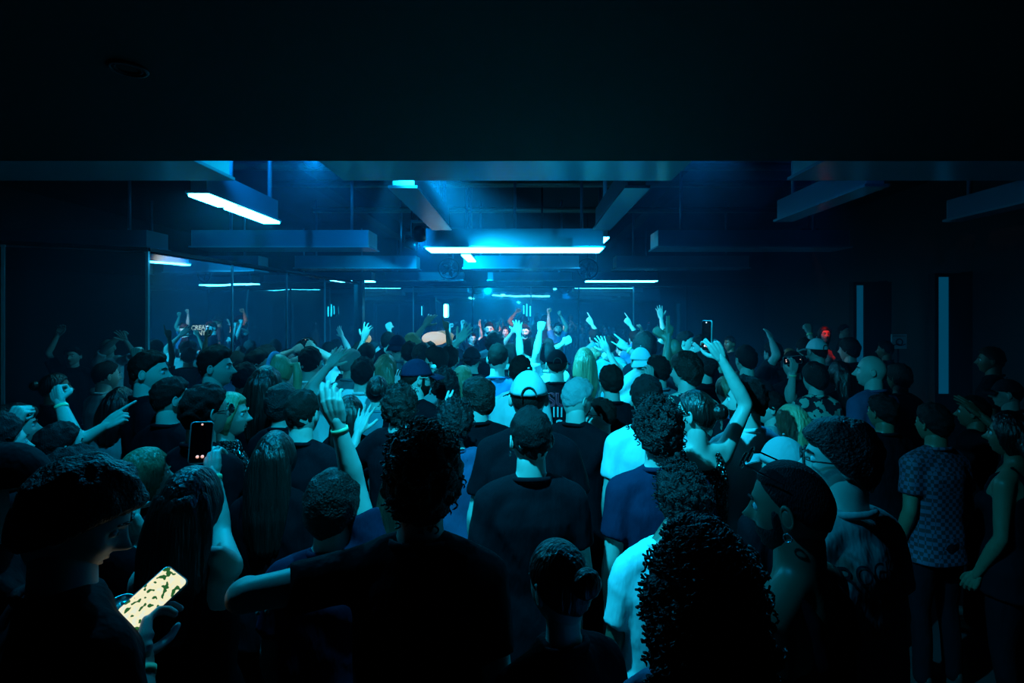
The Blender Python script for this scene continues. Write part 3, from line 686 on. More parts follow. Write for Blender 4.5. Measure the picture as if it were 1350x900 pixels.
fixture(-1.31, 1.06, A1, A2, Z1, .34, None, 'nearest middle steel channel, polished underside mirroring the crowd')
fixture(-4.7, -2.10, A1, A2, Z1, .34, None, 'nearest steel channel over the fists, ending in a bright corner')
fixture(1.9, 4.6, A1, A2, Z1, .34, None, 'nearest steel channel over the dark side, barely lit')
B1, B2 = 7.18, 7.67
fixture(-1.42, 1.13, B1, B2, Z1, .27, (PALE, 24), 'middle channel with the long glowing white strip underneath', rodsat=(.1, .5, .88))
fixture(-4.72, -2.18, B1, B2, Z1, .25, None, 'unlit channel just below the slanting white lamp', rodsat=(.18, .87))
fixture(-8.2, -5.3, B1, B2, Z1, .25, None, 'unlit dark channel with a pale square end, over the partition')
fixture(1.85, 4.6, B1, B2, Z1, .25, None, 'unlit channel in the dark, its pale end next to the glowing one')
C1, C2 = 10.2, 10.65
fixture(-4.62, -2.15, C1, C2, Z1, .26, None, 'third-row channel over the raised arms beside the black post')
fixture(-1.25, 1.10, C1, C2, Z1, .26, None, 'third-row channel over the decks, dark front')
fixture(1.80, 4.5, C1, C2, Z1, .26, None, 'third-row channel beyond the decks, on the dark side')
fixture(-8.0, -5.3, C1, C2, Z1, .26, None, 'third-row channel behind the partition, dim')
D1, D2 = 13.4, 13.8
fixture(-6.2, -4.0, D1, D2, Z1, .22, (PALE, 22), 'far channel with a glowing strip, behind the black post')
fixture(-3.7, -1.6, D1, D2, Z1, .22, None, 'far unlit channel over the mirror wall, beside the cyan tube')
fixture(-1.0, 1.25, D1, D2, Z1, .22, None, 'far unlit channel over the two men at the decks')
fixture(1.6, 3.5, D1, D2, Z1, .22, (PALE, 22), 'far channel with a glowing strip, beyond the raised finger')
W1 = .19
fixture(-2.735, -2.545, 4.12, 5.36, Z1+.01, .22, ((.045, .70, 1.0), 34), 'slanting bright white lamp in two sections, brightest in the room', gapped=True, rodsat=(.38, .95), group='lengthwise light channels')
fixture(-1.07, -.84, 4.0, 5.9, Z1+.02, .24, None, 'lengthwise unlit channel with a mottled reflection, pointing at the decks', group='lengthwise light channels')
fixture(.78, .98, 4.0, 5.9, Z1+.02, .24, None, 'lengthwise unlit channel opposite the mottled one, with a step in its plate', group='lengthwise light channels')
fixture(2.62, 2.82, 3.95, 5.4, Z1+.02, .22, None, 'lengthwise dim blue channel in two sections on the dark side', group='lengthwise light channels')
fixture(4.4, 4.6, 3.95, 5.4, Z1+.02, .22, None, 'lengthwise dim blue channel farthest into the dark side', group='lengthwise light channels')
fixture(-1.0, -.84, 7.95, 8.9, Z1, .2, (PALE, 24), 'short glowing lamp just behind the long glowing strip', group='lengthwise light channels')
fixture(1.14, 1.32, 7.95, 8.5, Z1+.27, .2, (PALE, 22), 'small glowing lamp at the end of the long glowing channel', group='lengthwise light channels')
# ceiling beams, pipes, ring fans
for i, (x, lab) in enumerate(((-3.2, 'over the slanting white lamp'), (-.3, 'over the middle channels'), (2.4, 'over the dark side'))):
    m = MB(); m.box(x-.06, x+.06, 3.3, 15, 4.18, 4.5); m.box(x-.12, x+.12, 3.3, 15, 4.15, 4.18); o = m.obj('ceiling_joist', [CEIL], None, False); tag(o, 'black steel ceiling joist running lengthwise '+lab, 'joist', 'ceiling joists')
ductm = mat('galvanised duct', (.35, .3, .24), .4, .6)
for i, (y, z, lab) in enumerate(((6.4, 4.0, 'nearest'), (7.6, 4.1, 'middle'), (9.2, 4.05, 'farthest'))):
    m = MB(); m.tube([(-3.8, y, z), (4.6, y, z)], [.05, .05], 10, round_=False); o = m.obj('ceiling_pipe', [ductm], None); tag(o, lab+' of the crosswise metal pipes below the black ceiling', 'pipe', 'ceiling pipes')
for px, lab in ((592, 'next to the short glowing lamp'), (775, 'next to the end of the third-row channel')):
    c = ray(px, 354, 11.6); r = empty('ceiling_fan', tuple(c)); tag(r, 'round black fan ring hanging from the ceiling, '+lab, 'fan', 'ring fans'); m = MB()
    RX = Matrix.Rotation(PI/2, 3, 'X'); m.torus((0, 0, 0), .23, .02, RX, 28, 8); m.obj('rim', [framem], r)
    m = MB(); m.torus((0, 0, 0), .15, .006, RX, 24, 6); m.torus((0, 0, 0), .08, .006, RX, 20, 6)
    m.tube([(0, .02, -.22), (0, .02, .22)], [.006]*2, 6); m.tube([(-.22, .02, 0), (.22, .02, 0)], [.006]*2, 6); m.obj('grille', [framem], r)
    m = MB(); m.ball((0, .05, 0), (.05, .04, .05), 12); m.obj('hub', [framem], r)
    for k in range(5): a = 2*PI*k/5; m = MB(); m.ball((.11*math.cos(a), .04, .11*math.sin(a)), (.09, .008, .035), 10, 0, Matrix.Rotation(-a, 3, 'Y')); m.obj('blade', [framem], r)
    m = MB(); m.tube([(0, .03, .24), (0, .03, 4.5-c.z)], [.012]*2, 8); m.obj('rod', [framem], r)
# invented housings, one for each spot, added fills included
for i, (p, t, e, c, a) in enumerate(SPOTS):
    p = Vector(p); d = (Vector(t)-p).normalized(); where_ = ['over the man in white', 'on the nearest middle channel', 'over the fists', 'over the horns sign', 'over the sequined top', 'over the slanting lamp', 'aimed at the decks', 'by the deck fans', 'throwing red', 'added to brighten the printed grey shirt', 'added to wash the steel channels', 'fill added on the printed grey shirt', 'washing the far mirror wall'][i]
    if p.y < 3.1:      # flush in the soffit
        r = empty('soffit_spot_housing', (p.x, p.y, 3.08)); tag(r, 'small round black spotlight sunk in the dropped soffit, '+where_, 'spotlight', 'recessed spotlights')
        m = MB(); m.torus((0, 0, -.004), .06, .008, None, 24, 6); m.obj('rim', [framem], r); m = MB(); m.torus((0, 0, -.002), .045, .006, None, 20, 6); m.obj('baffle', [framem], r)
        spot('spotlight beam', (p.x, p.y, 3.05), t, e, c, a); continue
    r = empty('spot_housing', tuple(p-d*.16)); tag(r, 'black moving-head stage light under the ceiling, '+where_, 'stage light', 'stage lights')
    q = d.to_track_quat('Z', 'Y').to_matrix().to_4x4(); m = MB()
    m.rings([[q @ Vector((rr*math.cos(2*PI*j/20), rr*math.sin(2*PI*j/20), zz)) for j in range(20)] for zz, rr in ((-.12, .05), (-.08, .085), (.02, .09), (.09, .095), (.10, .085))]); m.obj('head', [framem], r)
    m = MB(); top = 4.5-(p-d*.16).z
    m.box(-.13, -.11, -.03, .03, -.05, .19); m.box(.11, .13, -.03, .03, -.05, .19); m.box(-.13, .13, -.03, .03, .17, .20); m.obj('yoke', [framem], r, False)
    m = MB(); m.tube([(0, 0, .2), (0, 0, max(top, .21))], [.018]*2, 8, round_=False); m.obj('clamp_rod', [framem], r)
    spot('stage light beam', tuple(p), t, e, c, a)
# ------------------------------------------------------------------ the far end: stage, decks, lamps
r = empty('stage_platform', (0, 10.7, 0)); tag(r, 'low black stage platform under the men at the decks', 'stage'); m = MB(); m.box(-2.3, 2.6, -1.3, 1.9, 0, .22); m.obj('deck', [framem], r, False)
m = MB(); m.box(-2.32, 2.62, -1.34, -1.3, .14, .22); m.obj('edge_strip', [steel], r, False)
r = empty('dj_booth', (-.4, 9.05, 0)); tag(r, 'black booth table in front of the two men, hidden by the crowd', 'table'); m = MB(); m.box(-1.1, 1.1, -.3, .3, 1.0, 1.06); m.obj('tabletop', [framem], r, False)
m = MB(); m.box(-1.08, 1.08, -.28, -.24, .02, 1.0); m.obj('front_panel', [mat('booth panel', (.02, .02, .025), .5)], r, False)
for sx in (-1, 1): m = MB(); m.box(sx*1.04-.03, sx*1.04+.03, -.24, .28, 0, 1.0); m.obj('leg', [framem], r, False)
for i, x in enumerate((-.95, -.4, .15)):
    r = empty('dj_mixer' if i == 1 else 'media_player', (x, 9.05, 1.06)); tag(r, ['black media player on the booth, beside the bearded man', 'black mixer in the middle of the booth', 'black media player on the booth, beside the man with headphones'][i], 'mixer' if i == 1 else 'player')
    m = MB(); m.box(-.16, .16, -.2, .2, 0, .10); m.obj('body', [framem], r, False)
    if i != 1: m = MB(); m.rings([[(.11*math.cos(2*PI*j/24), -.04+.11*math.sin(2*PI*j/24), z_) for j in range(24)] for z_ in (.10, .115)]); m.obj('jog_wheel', [steel], r)
    for k in range(4): m = MB(); m.rings([[(-.12+.08*k+.014*math.cos(2*PI*j/12), .14+.014*math.sin(2*PI*j/12), z_) for j in range(12)] for z_ in (.10, .125)]); m.obj('knob', [steel], r)
# vertical tube lamps at the far wall
for px, y0, y1, w_, s_, c_, lab in ((587.5, 402, 417, 5, 22, PALE, 'short thick glowing cyan tube on the far mirror wall'), (556, 403, 416, 1.3, 1.5, CYAN, 'thin dim cyan tube beside the thick one'), (690.5, 402, 414, 1.4, 3, CYAN, 'thin cyan tube, first of three behind the men at the decks'), (694.5, 400, 417, 1.4, 3, CYAN, 'thin cyan tube, middle of three behind the men at the decks'), (699, 403, 417, 1.6, 4, CYAN, 'thin cyan tube, last of three behind the men at the decks')):
    a = ray(px-w_/2, y0, BY-.12); b = ray(px+w_/2, y1, BY-.12); r = empty('tube_lamp', (a.x, BY-.1, b.z)); tag(r, lab, 'lamp'); rr = (b.x-a.x)/2
    m = MB(); m.tube([(rr, -.02, .02), (rr, -.02, a.z-b.z-.02)], [rr, rr], 12); m.obj('tube', [glow(c_, s_)], r); m = MB(); m.box(rr-.02, rr+.02, rr-.02, .125, -.03, a.z-b.z+.03); m.obj('bracket', [framem], r, False)
# warm glowing globes at the far wall; the largest stands in for a reflection
r = empty('back_bar', (-3.4, 14.4, 0)); tag(r, 'low back bar lit warm, seen between heads at the far wall', 'bar'); m = MB(); m.box(-2.9, 2.9, -.25, .3, 1.0, 1.06); m.obj('countertop', [ductm], r, False); m = MB(); m.box(-2.85, 2.85, -.2, .28, 0, 1.0); m.obj('front', [framem], r, False)
for px, py, rr, s_, lab in ((573, 446, .24, .55, 'warm globe lamp glowing low by the far wall, the larger one'), (463, 449, .14, 1.0, 'warm globe lamp beside the black post'), (496, 455, .04, 8, 'tiny warm point lamp past the black post'), (419, 452, .04, 8, 'tiny warm point lamp this side of the black post')):
    c = ray(px, py, 14.3); r = empty('warm_globe', tuple(c)); tag(r, lab, 'lamp'); m = MB(); m.ball((0, 0, 0), (rr*1.5, rr, rr*.8) if rr > .2 else rr, 20); m.obj('globe', [glow((1, .74, .30), s_)], r); m = MB(); m.rings([[(q_*math.cos(2*PI*j/14), q_*math.sin(2*PI*j/14), z_) for j in range(14)] for z_, q_ in ((-(c.z-1.06), .06), (-(c.z-1.08), .06), (-(c.z-1.09), .012), (-rr*.76, .012))]); m.obj('base', [framem], r)
# notice board on the dark side
c = ray(1185, 450, 8.8); r = empty('notice_sign', (c.x, c.y, 0)); tag(r, 'small pale sign with a dark round emblem on a stand, dark side', 'sign'); m = MB(); m.box(-.13, .13, -.01, .01, c.z-.125, c.z+.125); m.obj('board', [mat('sign board', (.5, .6, .65), .6)], r, False)
m = MB(); m.torus((0, -.013, c.z-.01), .055, .010, Matrix.Rotation(PI/2, 3, 'X'), 20, 6); m.box(-.11, .11, -.014, -.011, c.z+.088, c.z+.098); m.tube([(-.09, -.013, c.z-.06), (-.02, -.013, c.z-.04), (.03, -.013, c.z-.07), (.10, -.013, c.z-.045)], [.008]*4, 6); m.obj('emblem', [framem], r)
m = MB(); m.tube([(0, .02, 0), (0, .02, c.z)], [.015]*2, 8, round_=False); m.box(-.2, .2, -.1, .15, 0, .02); m.obj('stand', [framem], r)
# small lettered sign beside the decks; it reads in the side mirror
r = empty('lettered_sign', (.85, 11.04, .22)); tag(r, 'small sign with two lines of pale letters beside the decks, legible in the side mirror', 'sign')
m = MB(); m.box(.0, .02, -.36, .36, 1.42, 1.76); m.obj('board', [framem], r, False); m = MB(); m.box(0, .03, -.02, .02, 0, 1.42); m.box(-.1, .15, -.15, .15, 0, .02); m.obj('stand', [framem], r, False)
cu = bpy.data.curves.new('letters', 'FONT'); cu.body = 'CREATIVE\nNYZ'; cu.size = .15; cu.align_x = 'CENTER'; cu.space_line = .85; cu.offset = .003
to = bpy.data.objects.new('tmp', cu); COL.objects.link(to); me = bpy.data.meshes.new_from_object(to.evaluated_get(bpy.context.evaluated_depsgraph_get())); bpy.data.objects.remove(to)
for v in me.vertices: v.co = (-.004, v.co.x, v.co.y+1.62)
me.materials.append(glow((.85, .9, .55), .8)); lo = bpy.data.objects.new('letters', me); COL.objects.link(lo); lo.parent = r
# ------------------------------------------------------------------ the crowd; positions from the photo: head centre, distance, then what sets each one apart
SPECS = []
def Q(px, py, d, face=0, **k):
    base = k.get('base', 0); zm = k.get('zmax', 1.80); z = CZ-(py-VY)/F*d-base
    if z > zm: d = min(d*(CZ-base-zm)/(CZ-base-z), d*1.35)
    SPECS.append([px, py, d, face, k])
def flush(relax):
    if relax:       # step each one a little nearer or farther on the same line of sight until shoulders clear
        D0 = [q[2] for q in SPECS]
        for it in range(300):
            for i in range(len(SPECS)):
                for j in range(i):
                    a, b = SPECS[i], SPECS[j]
                    xa, xb = (a[0]-VX)/F*a[2], (b[0]-VX)/F*b[2]; dx, dy = xa-xb, a[2]-b[2]
                    need = .37+.08*((a[4].get('fat', 1)-1)+(b[4].get('fat', 1)-1)); g = math.hypot(dx*.8, dy)
                    if g < need:
                        st = (need-g)*.25*(1 if (dy > 0 or (dy == 0 and i > j)) else -1)
                        a[2] += st; b[2] -= st
            for i, q in enumerate(SPECS):
                lim = .02 if D0[i] < 1.9 else .12+.11*D0[i]; q[2] = min(max(q[2], D0[i]-lim), D0[i]+lim)
                base = q[4].get('base', 0); z = CZ-(q[1]-VY)/F*q[2]-base; k_ = (q[1]-VY)/F
                if k_ > 0.004:
                    if z > 1.83: q[2] = (CZ-base-1.83)/k_ if (CZ-base-1.83)/k_ < D0[i]+lim*2 else q[2]
                    if z < 1.38: q[2] = (CZ-base-1.38)/k_
    for px, py, d, face, k in SPECS:
        k = dict(k); k['zmax'] = 2.1; person(px, py, d, face, **k)
    SPECS.clear()
def T(px, py, dd, pose, ex=None, ey=None, ed=None):
    return ('to', px, py, dd, pose) if ex is None else ('to', px, py, dd, pose, ex, ey, ed if ed is not None else dd*.5)
# nearest row
Q(556, 640, 1.36, -8, hair='dark', sty='curly', top='black', L=T(345, 774, .15, 'relaxed', 480, 775, -.5), R=('down',), fat=1.05, body=4, label='big man with dark curls in front centre, bare forearm stretched out sideways', ref='curly-haired man in front')
Q(92, 690, 1.12, 62, body=35, hair='black', sty='mop', top='black', pitch=-28, R=T(190, 822, .14, 'grip', 190, 960, .02), L=T(146, 806, .22, 'grip', 60, 900, .1), band=[1], label='dark silhouetted person looking down at a lit phone, can in the other hand', ref='person with the lit phone')
Q(2, 650, 1.38, 80, body=50, hair='black', sty='short', top='black', cap=('cap', 'black'), label='face in profile at the very edge of the picture under a cap brim', ref='capped profile at the edge')
Q(1048, 672, 1.27, -52, body=-38, hair='black', sty='buzz', skin='brown', top='black', cloth='tank', glasses=('top', True), ear=True, beard=True, cap=None, label='man in black tank top with sunglasses pushed up on his cropped head', ref='man in the tank top', pitch=-8, fat=1.1)
Q(740, 775, 1.22, -35, sex='f', hair='dark', sty='bun', top='black', zmax=1.6, pitch=-12, label='short person with slicked dark hair at the bottom edge, faintly lit brow', ref='slick-haired short person')
Q(930, 795, 1.05, 8, sex='f', hair='black', sty='curlylong', top='light blue', zmax=1.62, longh=.26, label='woman with a large mass of dark curls and a light blue shirt, bottom edge', ref='woman with the big dark curls')
Q(1110, 610, 1.58, -68, body=-22, hair='black', sty='mop', top='grey', beard=False, fat=1.22, glasses=('eyes', False), label='large man in profile, grey t-shirt with a faded dark print across the back', ref='man in the printed grey shirt',
  prt=[('ROCKIN', .075, 1.33, 'dark', 0, 0), ('WHEELS', .075, 1.245, 'dark', 0, 0), ('WORLD TOUR', .04, 1.18, 'dark', 0, 0)])
Q(250, 668, 1.60, -2, sex='f', hair='dark', sty='long', top='black', cloth='tank', longh=.40, R=T(279, 596, .36, 'grip', 292, 720, .5), band=[1], label='woman with long dark hair and bare shoulder holding a phone up', ref='long-haired woman with the phone')
Q(437, 672, 1.66, 4, hair='dark', sty='mop', top='navy', L=None, R=T(432, 508, .30, 'relaxed', 470, 607, .25), band=[1], body=-6, label='man with mop of dark hair, pale arm with wristband raised high', ref='man with the raised wristband')
Q(900, 655, 1.95, -22, body=-12, sex='f', hair='black', sty='curly', top='white', fat=1.12, skin='brown', strap=True, label='woman with dark curls in a bright white t-shirt with a black strap', ref='woman in the bright white t-shirt', head=(.11, .04, -.03))
Q(188, 630, 2.0, 40, sex='f', hair='streaked', sty='long', top='black', longh=.25, zmax=1.6, label='woman with glossy light streaked hair turned away', ref='woman with the streaked hair')
Q(92, 640, 1.72, 15, hair='black', sty='short', top='black', R=T(172, 684, .05, 'relaxed', 172, 745, 0), band=[1], zmax=1.58, label='person mostly hidden behind the phone user, small raised hand with a band', ref='hidden person with the band')
Q(535, 640, 2.15, 10, sex='f', hair='brown', sty='long', top='patterned', zmax=1.55, L=T(497, 712, .1, 'grip', 470, 760, 0), label='person in a camouflage pattern shirt holding a can behind the curly-haired man', ref='person in the camouflage shirt')
Q(1036, 618, 1.95, -20, hair='black', sty='buzz', top='black', cap=('cap', 'grey'), zmax=1.62, label='person in a smooth grey cap just behind the tank top man', ref='person in the smooth grey cap')
# second rows
Q(700, 582, 2.15, -14, body=-4, hair='black', sty='fade', top='black', ear=True, label='man with a neat fade haircut and black t-shirt, back turned, centre', ref='man with the neat fade')
Q(868, 572, 2.15, -6, hair='black', sty='curly', top='navy', label='man with short dark curls in a navy t-shirt, back turned', ref='man in the navy t-shirt')
Q(697, 527, 2.62, 0, hair='dark', sty='buzz', top='black', cap=('cap', 'pale'), fat=1.35, label='broad man in a pale cap with a strap opening and black t-shirt', ref='broad man in the pale cap')
Q(918, 548, 2.45, -48, body=-10, sex='f', hair='dark', sty='bun', top='sequin', cloth='tank', glasses=('eyes', False), R=T(940, 452, .1, 'grip', 962, 540, .05), label='woman in a sequined top, hair in a bun, arm raised with a phone', ref='woman in sequins')
Q(985, 530, 2.75, -55, body=-15, hair='black', sty='short', top='white', beard=True, label='bearded man in a pale t-shirt, face in profile, beside the sequined woman', ref='bearded man in the pale t-shirt')
Q(1045, 560, 2.9, -30, sex='f', hair='blond', sty='long', top='charcoal', longh=.3, label='woman with straight blond hair peeking out beside the printed grey shirt', ref='blond woman by the printed shirt')
Q(853, 528, 2.95, 4, hair='black', sty='short', top='white', label='man in a brightly lit white t-shirt, back turned, dark rounded haircut', ref='man in the lit white t-shirt')
Q(398, 548, 2.65, 8, hair='dark', sty='fade', top='black', label='man with shaved sides and a black t-shirt, between raised pale arm and long-haired women', ref='man with the shaved sides')
Q(362, 605, 2.35, -5, sex='f', hair='dark', sty='long', top='black', longh=.42, zmax=1.58, label='woman with long black hair in deep shadow, back turned', ref='shadowed long-haired woman')
Q(527, 540, 2.85, 6, hair='dark', sty='curly', top='black', L=T(478, 552, .2, 'open', 462, 618, .05), label='man with dark wavy hair and black sleeve, open hand reaching sideways', ref='man reaching sideways')
Q(268, 545, 2.5, 30, hair='dark', sty='short', top='black', glasses=('eyes', True), label='man with dark hair and sunglasses seen from behind, near the held-up phone', ref='man in sunglasses')
Q(300, 548, 2.95, 80, sex='f', hair='blond', sty='long', top='sequin', longh=.25, label='woman in profile with light hair to the shoulders and a glittery top', ref='light-haired woman in profile')
Q(224, 528, 3.05, 38, body=15, hair='dark', sty='fade', top='black', label='man with cropped hair and black t-shirt, turned three quarters away', ref='cropped man turned away')
Q(630, 527, 3.0, -52, body=-12, hair='dark', sty='mop', top='black', beard=True, label='bearded man with thick dark hair in profile, black t-shirt', ref='thick-haired bearded man')
Q(760, 528, 3.0, 58, body=30, hair='grey', sty='fade', top='black', pitch=-15, R=T(768, 562, -.02, 'reach', 775, 620, -.1), band=[1], label='grey-haired man leaning his cheek on a hand', ref='grey-haired man')
Q(795, 548, 3.15, -70, sex='f', hair='dark', sty='short', top='black', glasses=('eyes', True), zmax=1.6, label='woman in sunglasses peeking over the lit white shoulder', ref='woman peeking in sunglasses')
Q(75, 592, 2.25, 22, body=10, hair='black', sty='short', top='black', R=T(160, 548, .2, 'point', 78, 612, .05), L=T(74, 517, .15, 'fist', 72, 606, .05), band=[-1], zmax=1.5, label='person with a fist up and the other arm pointing forward', ref='person pointing')
Q(-8, 590, 2.1, 25, body=10, hair='black', sty='short', top='black', R=T(24, 545, .15, 'fist', 12, 625, .05), band=[1], zmax=1.6, label='person at the picture edge with a raised hand and thin bracelet', ref='person with the bracelet')
Q(806, 505, 3.4, -8, hair='dark', sty='short', top='black', label='man with a flat dark haircut and black t-shirt beside the grey-haired man', ref='flat-haired man')
Q(548, 500, 3.3, 60, body=25, hair='dark', sty='buzz', top='black', cap=('cap', 'navy'), glasses=('eyes', True), beard=True, label='man in profile wearing a dark cap with a white badge and sunglasses', ref='man in the badge cap')
Q(195, 493, 3.35, 75, body=48, hair='dark', sty='fade', top='black', label='man with a shaved head in sharp profile, black t-shirt', ref='shaven man in profile')
Q(283, 486, 3.55, 78, body=48, hair='dark', sty='quiff', top='black', label='man in profile with dark quiff and shaved sides, lit neck', ref='man with the quiff')
Q(905, 492, 3.6, -42, body=-8, hair='dark', sty='mop', top='patterned', label='man with thick dark hair and a patterned shirt by the phone arm', ref='man in the patterned shirt')
Q(845, 478, 4.4, -4, hair='dark', sty='buzz', top='white', cap=('capback', 'white'), L=T(817, 452, .15, 'horns', 838, 490, 0), band=[-1], label='person in white cap and white t-shirt making the horns sign', ref='person making horns')
Q(600, 560, 2.75, -3, sex='f', hair='black', sty='curly', top='denim', R=T(592, 535, .05, 'peace', 597, 610, 0), zmax=1.52, label='person with dark hair hidden behind the curly man, hand up with two fingers', ref='person with two fingers up')
# middle rows
Q(734, 482, 4.3, 0, hair='dark', sty='buzz', top='black', cap=('cap', 'black'), label='person in dark cap, black jersey with red and white lettering', ref='person in the lettered jersey',
  prt=[('SU', .14, 1.335, 'red', .006, 0), ('III', .12, 1.25, 'white', 0, .0), ('2', .16, 1.12, 'white', 0, .02)])
Q(771, 478, 4.35, 2, sex='f', hair='streaked', sty='long', top='teal', cloth='tank', longh=.33, R=T(795, 452, .15, 'reach', 806, 497, .1), label='woman with long highlighted hair, bare arm raised', ref='woman with highlighted hair')
Q(656, 475, 4.2, 10, hair='dark', sty='fade', top='blue', label='man with a fade and a mid-blue t-shirt, head bowed', pitch=-12, ref='man in the blue t-shirt')
Q(686, 492, 3.95, 0, hair='dark', sty='short', top='white', label='dark-haired man in white top in front of the blue t-shirt', ref='dark-haired man in white')
Q(575, 480, 4.1, -68, body=-30, hair='dark', sty='quiff', top='grey', glasses=('eyes', False), beard=True, label='man with glasses and beard looking sideways, bare neck lit', ref='man with glasses and beard')
Q(586, 512, 3.6, -20, hair='black', sty='curly', top='black', zmax=1.66, label='person with tight black curls below the man with glasses', ref='person with tight curls')
Q(609, 503, 3.9, 0, sex='f', hair='streaked', sty='long', top='black', longh=.25, zmax=1.66, label='woman with streaked straight hair next to the raised blue-lit arm', ref='woman with straight streaked hair')
Q(592, 475, 4.4, 0, hair='dark', sty='short', top='teal', R=T(612, 440, .05, 'open', 607, 490, 0), label='person behind the glasses man raising an open hand high', ref='person with the open hand high')
Q(478, 494, 3.9, -5, hair='black', sty='short', top='white', L=T(443, 470, .1, 'open', 445, 520, 0), label='man with short black hair and white t-shirt, open hand up', ref='man with the open hand')
Q(408, 480, 4.1, -10, hair='dark', sty='fade', top='white', L=T(355, 487, .1, 'relaxed', 405, 495, 0), label='man in a pale t-shirt with his arm laid across shoulders', ref='man with his arm across')
Q(367, 490, 3.95, -82, body=-40, sex='f', hair='blond', sty='pony', top='black', hb=True, label='woman with a hairband in profile, lips pursed', ref='woman with pursed lips')
Q(338, 483, 4.1, 65, hair='dark', sty='short', top='black', glasses=('eyes', False), label='man with glasses facing the pursed-lipped woman', ref='man facing her')
Q(350, 508, 3.4, 10, sex='f', hair='dark', sty='long', top='black', longh=.35, label='woman with sleek dark hair below the pursed-lipped woman', ref='sleek-haired woman', zmax=1.66)
Q(322, 500, 3.9, 0, hair='black', sty='short', top='black', zmax=1.68, label='person in a black t-shirt with lines of small white text on the back', ref='person in the text t-shirt', prt=[('SWEAT IS\nOUR BEST\nFRIEND FOR\nDANCING\nALL NIGHT', .05, 1.36, 'white', 0, 0)])
Q(370, 535, 3.1, 0, sex='f', hair='black', sty='mop', top='black', zmax=1.6, label='woman with tousled black hair in front of the sleek-haired woman', ref='tousled woman')
Q(497, 517, 3.5, -12, sex='f', hair='dark', sty='bun', top='teal', zmax=1.66, label='woman with hair up and a clip catching the light', ref='woman with the clip')
Q(460, 545, 3.2, 0, sex='f', hair='dark', sty='long', top='black', zmax=1.6, longh=.3, label='woman with dark hair between the two lifted forearms', ref='woman between forearms')
Q(508, 487, 4.3, 10, sex='f', hair='streaked', sty='long', top='black', longh=.3, label='woman with loose streaked hair behind the badge cap', ref='woman with loose streaked hair')
Q(540, 468, 5.2, -15, hair='dark', sty='short', top='white', label='dark-haired man in white beneath the blond head', ref='dark-haired man beneath')
Q(543, 456, 5.8, 10, sex='m', hair='blond', sty='mop', top='white', L=T(566, 420, .15, 'reach', 545, 450, 0), label='person with bright blond hair, long arm stretched up', ref='blond person')
Q(557, 472, 4.8, -30, hair='black', sty='mop', top='black', label='person with rounded black hair against the blond head', ref='rounded black hair')
Q(524, 458, 5.4, 0, hair='dark', sty='buzz', top='teal', cap=('capback', 'navy'), label='person in a navy cap beside the blond head', ref='person in the navy cap')
Q(483, 470, 5.2, 5, hair='black', sty='short', top='teal', R=T(483, 436, .1, 'reach', 478, 458, .05), label='person raising a bent hand beside the black post', ref='person with the bent hand')
Q(462, 480, 4.7, 25, hair='grey', sty='short', top='teal', label='balding grey-haired man below the black post', ref='balding man')
Q(512, 452, 6.6, 0, hair='black', sty='short', top='black', L=T(512, 428, .1, 'fist', 510, 450, 0), label='person far back with a fist near the cyan tube', ref='far person with the fist')
Q(405, 462, 5.6, 0, hair='dark', sty='short', top='teal', R=T(406, 453, -.1, 'phoneup'.replace('phoneup', 'grip')), L=T(398, 457, -.1, 'grip'), label='person holding a phone up with both hands near the partition', ref='person filming')
Q(672, 470, 5.4, -5, hair='dark', sty='short', top='charcoal', R=T(683, 430, .1, 'open', 686, 458, 0), label='person with an open hand up in front of the decks', ref='person reaching to the decks')
Q(652, 455, 6.2, 0, hair='dark', sty='curly', top='black', label='dark curls just below the bearded man at the decks', ref='curls below the decks')
Q(650, 447, 7.2, 0, hair='grey', sty='bald', top='teal', label='bald head catching the light just under the bearded man', ref='bald head')
Q(622, 475, 4.7, 0, hair='black', sty='buzz', top='black', cap=('bucket', 'charcoal'), label='person in a bucket hat beside the raised blue arm', ref='person in the bucket hat')
Q(699, 462, 5.6, 0, hair='dark', sty='fade', top='black', label='dark-haired man in black in front of the headphones man', ref='dark-haired man by the decks')
Q(722, 470, 5.3, 0, hair='black', sty='short', top='white', L=T(714, 427, .05, 'fist', 708, 462, 0), R=T(750, 448, .05, 'fist', 735, 470, .02), label='person in a white top with both fists in the air', ref='person with both fists up')
Q(785, 446, 7.6, -20, hair='black', sty='short', top='teal', L=T(776, 420, .05, 'point', 776, 442, 0), label='far person lifting one finger to the ceiling', ref='far person lifting a finger')
Q(803, 458, 6.4, 10, hair='dark', sty='short', top='teal', R=T(800, 470, -.5, 'fist', 828, 498, -.4), label='person holding a bare forearm across the raised hands', ref='person with forearm across')
Q(838, 448, 7.4, -15, hair='black', sty='short', top='blue', L=T(826, 421, .05, 'point', 832, 442, 0), label='far person in blue raising a warmly lit hand', ref='far person in blue')
Q(850, 458, 5.6, 0, hair='black', sty='afro', top='black', label='person with a rounded afro behind the horns sign', ref='person with the afro')
Q(888, 464, 5.0, -10, hair='black', sty='bald', skin='brown', top='charcoal', L=T(866, 436, .05, 'fist', 877, 468, 0), R=T(883, 430, .05, 'peace', 886, 455, 0), label='bald man with a fist and two fingers raised', ref='bald man')
Q(876, 447, 7.0, 0, hair='black', sty='short', top='black', L=T(870, 411, .05, 'open', 868, 440, 0), label='far person stretching the highest arm on the dark side', ref='far person stretching')
Q(926, 460, 5.4, -75, body=-40, hair='black', sty='short', top='black', label='man in profile with a lit face beyond the phone hand', ref='man with the lit face')
Q(903, 452, 6.4, 120, hair='black', sty='short', top='black', label='man looking back over the crowd, pale forehead', ref='man looking back')
Q(928, 485, 4.4, -60, hair='black', sty='mop', top='black', label='shadowed person under the phone hand', ref='shadowed person')
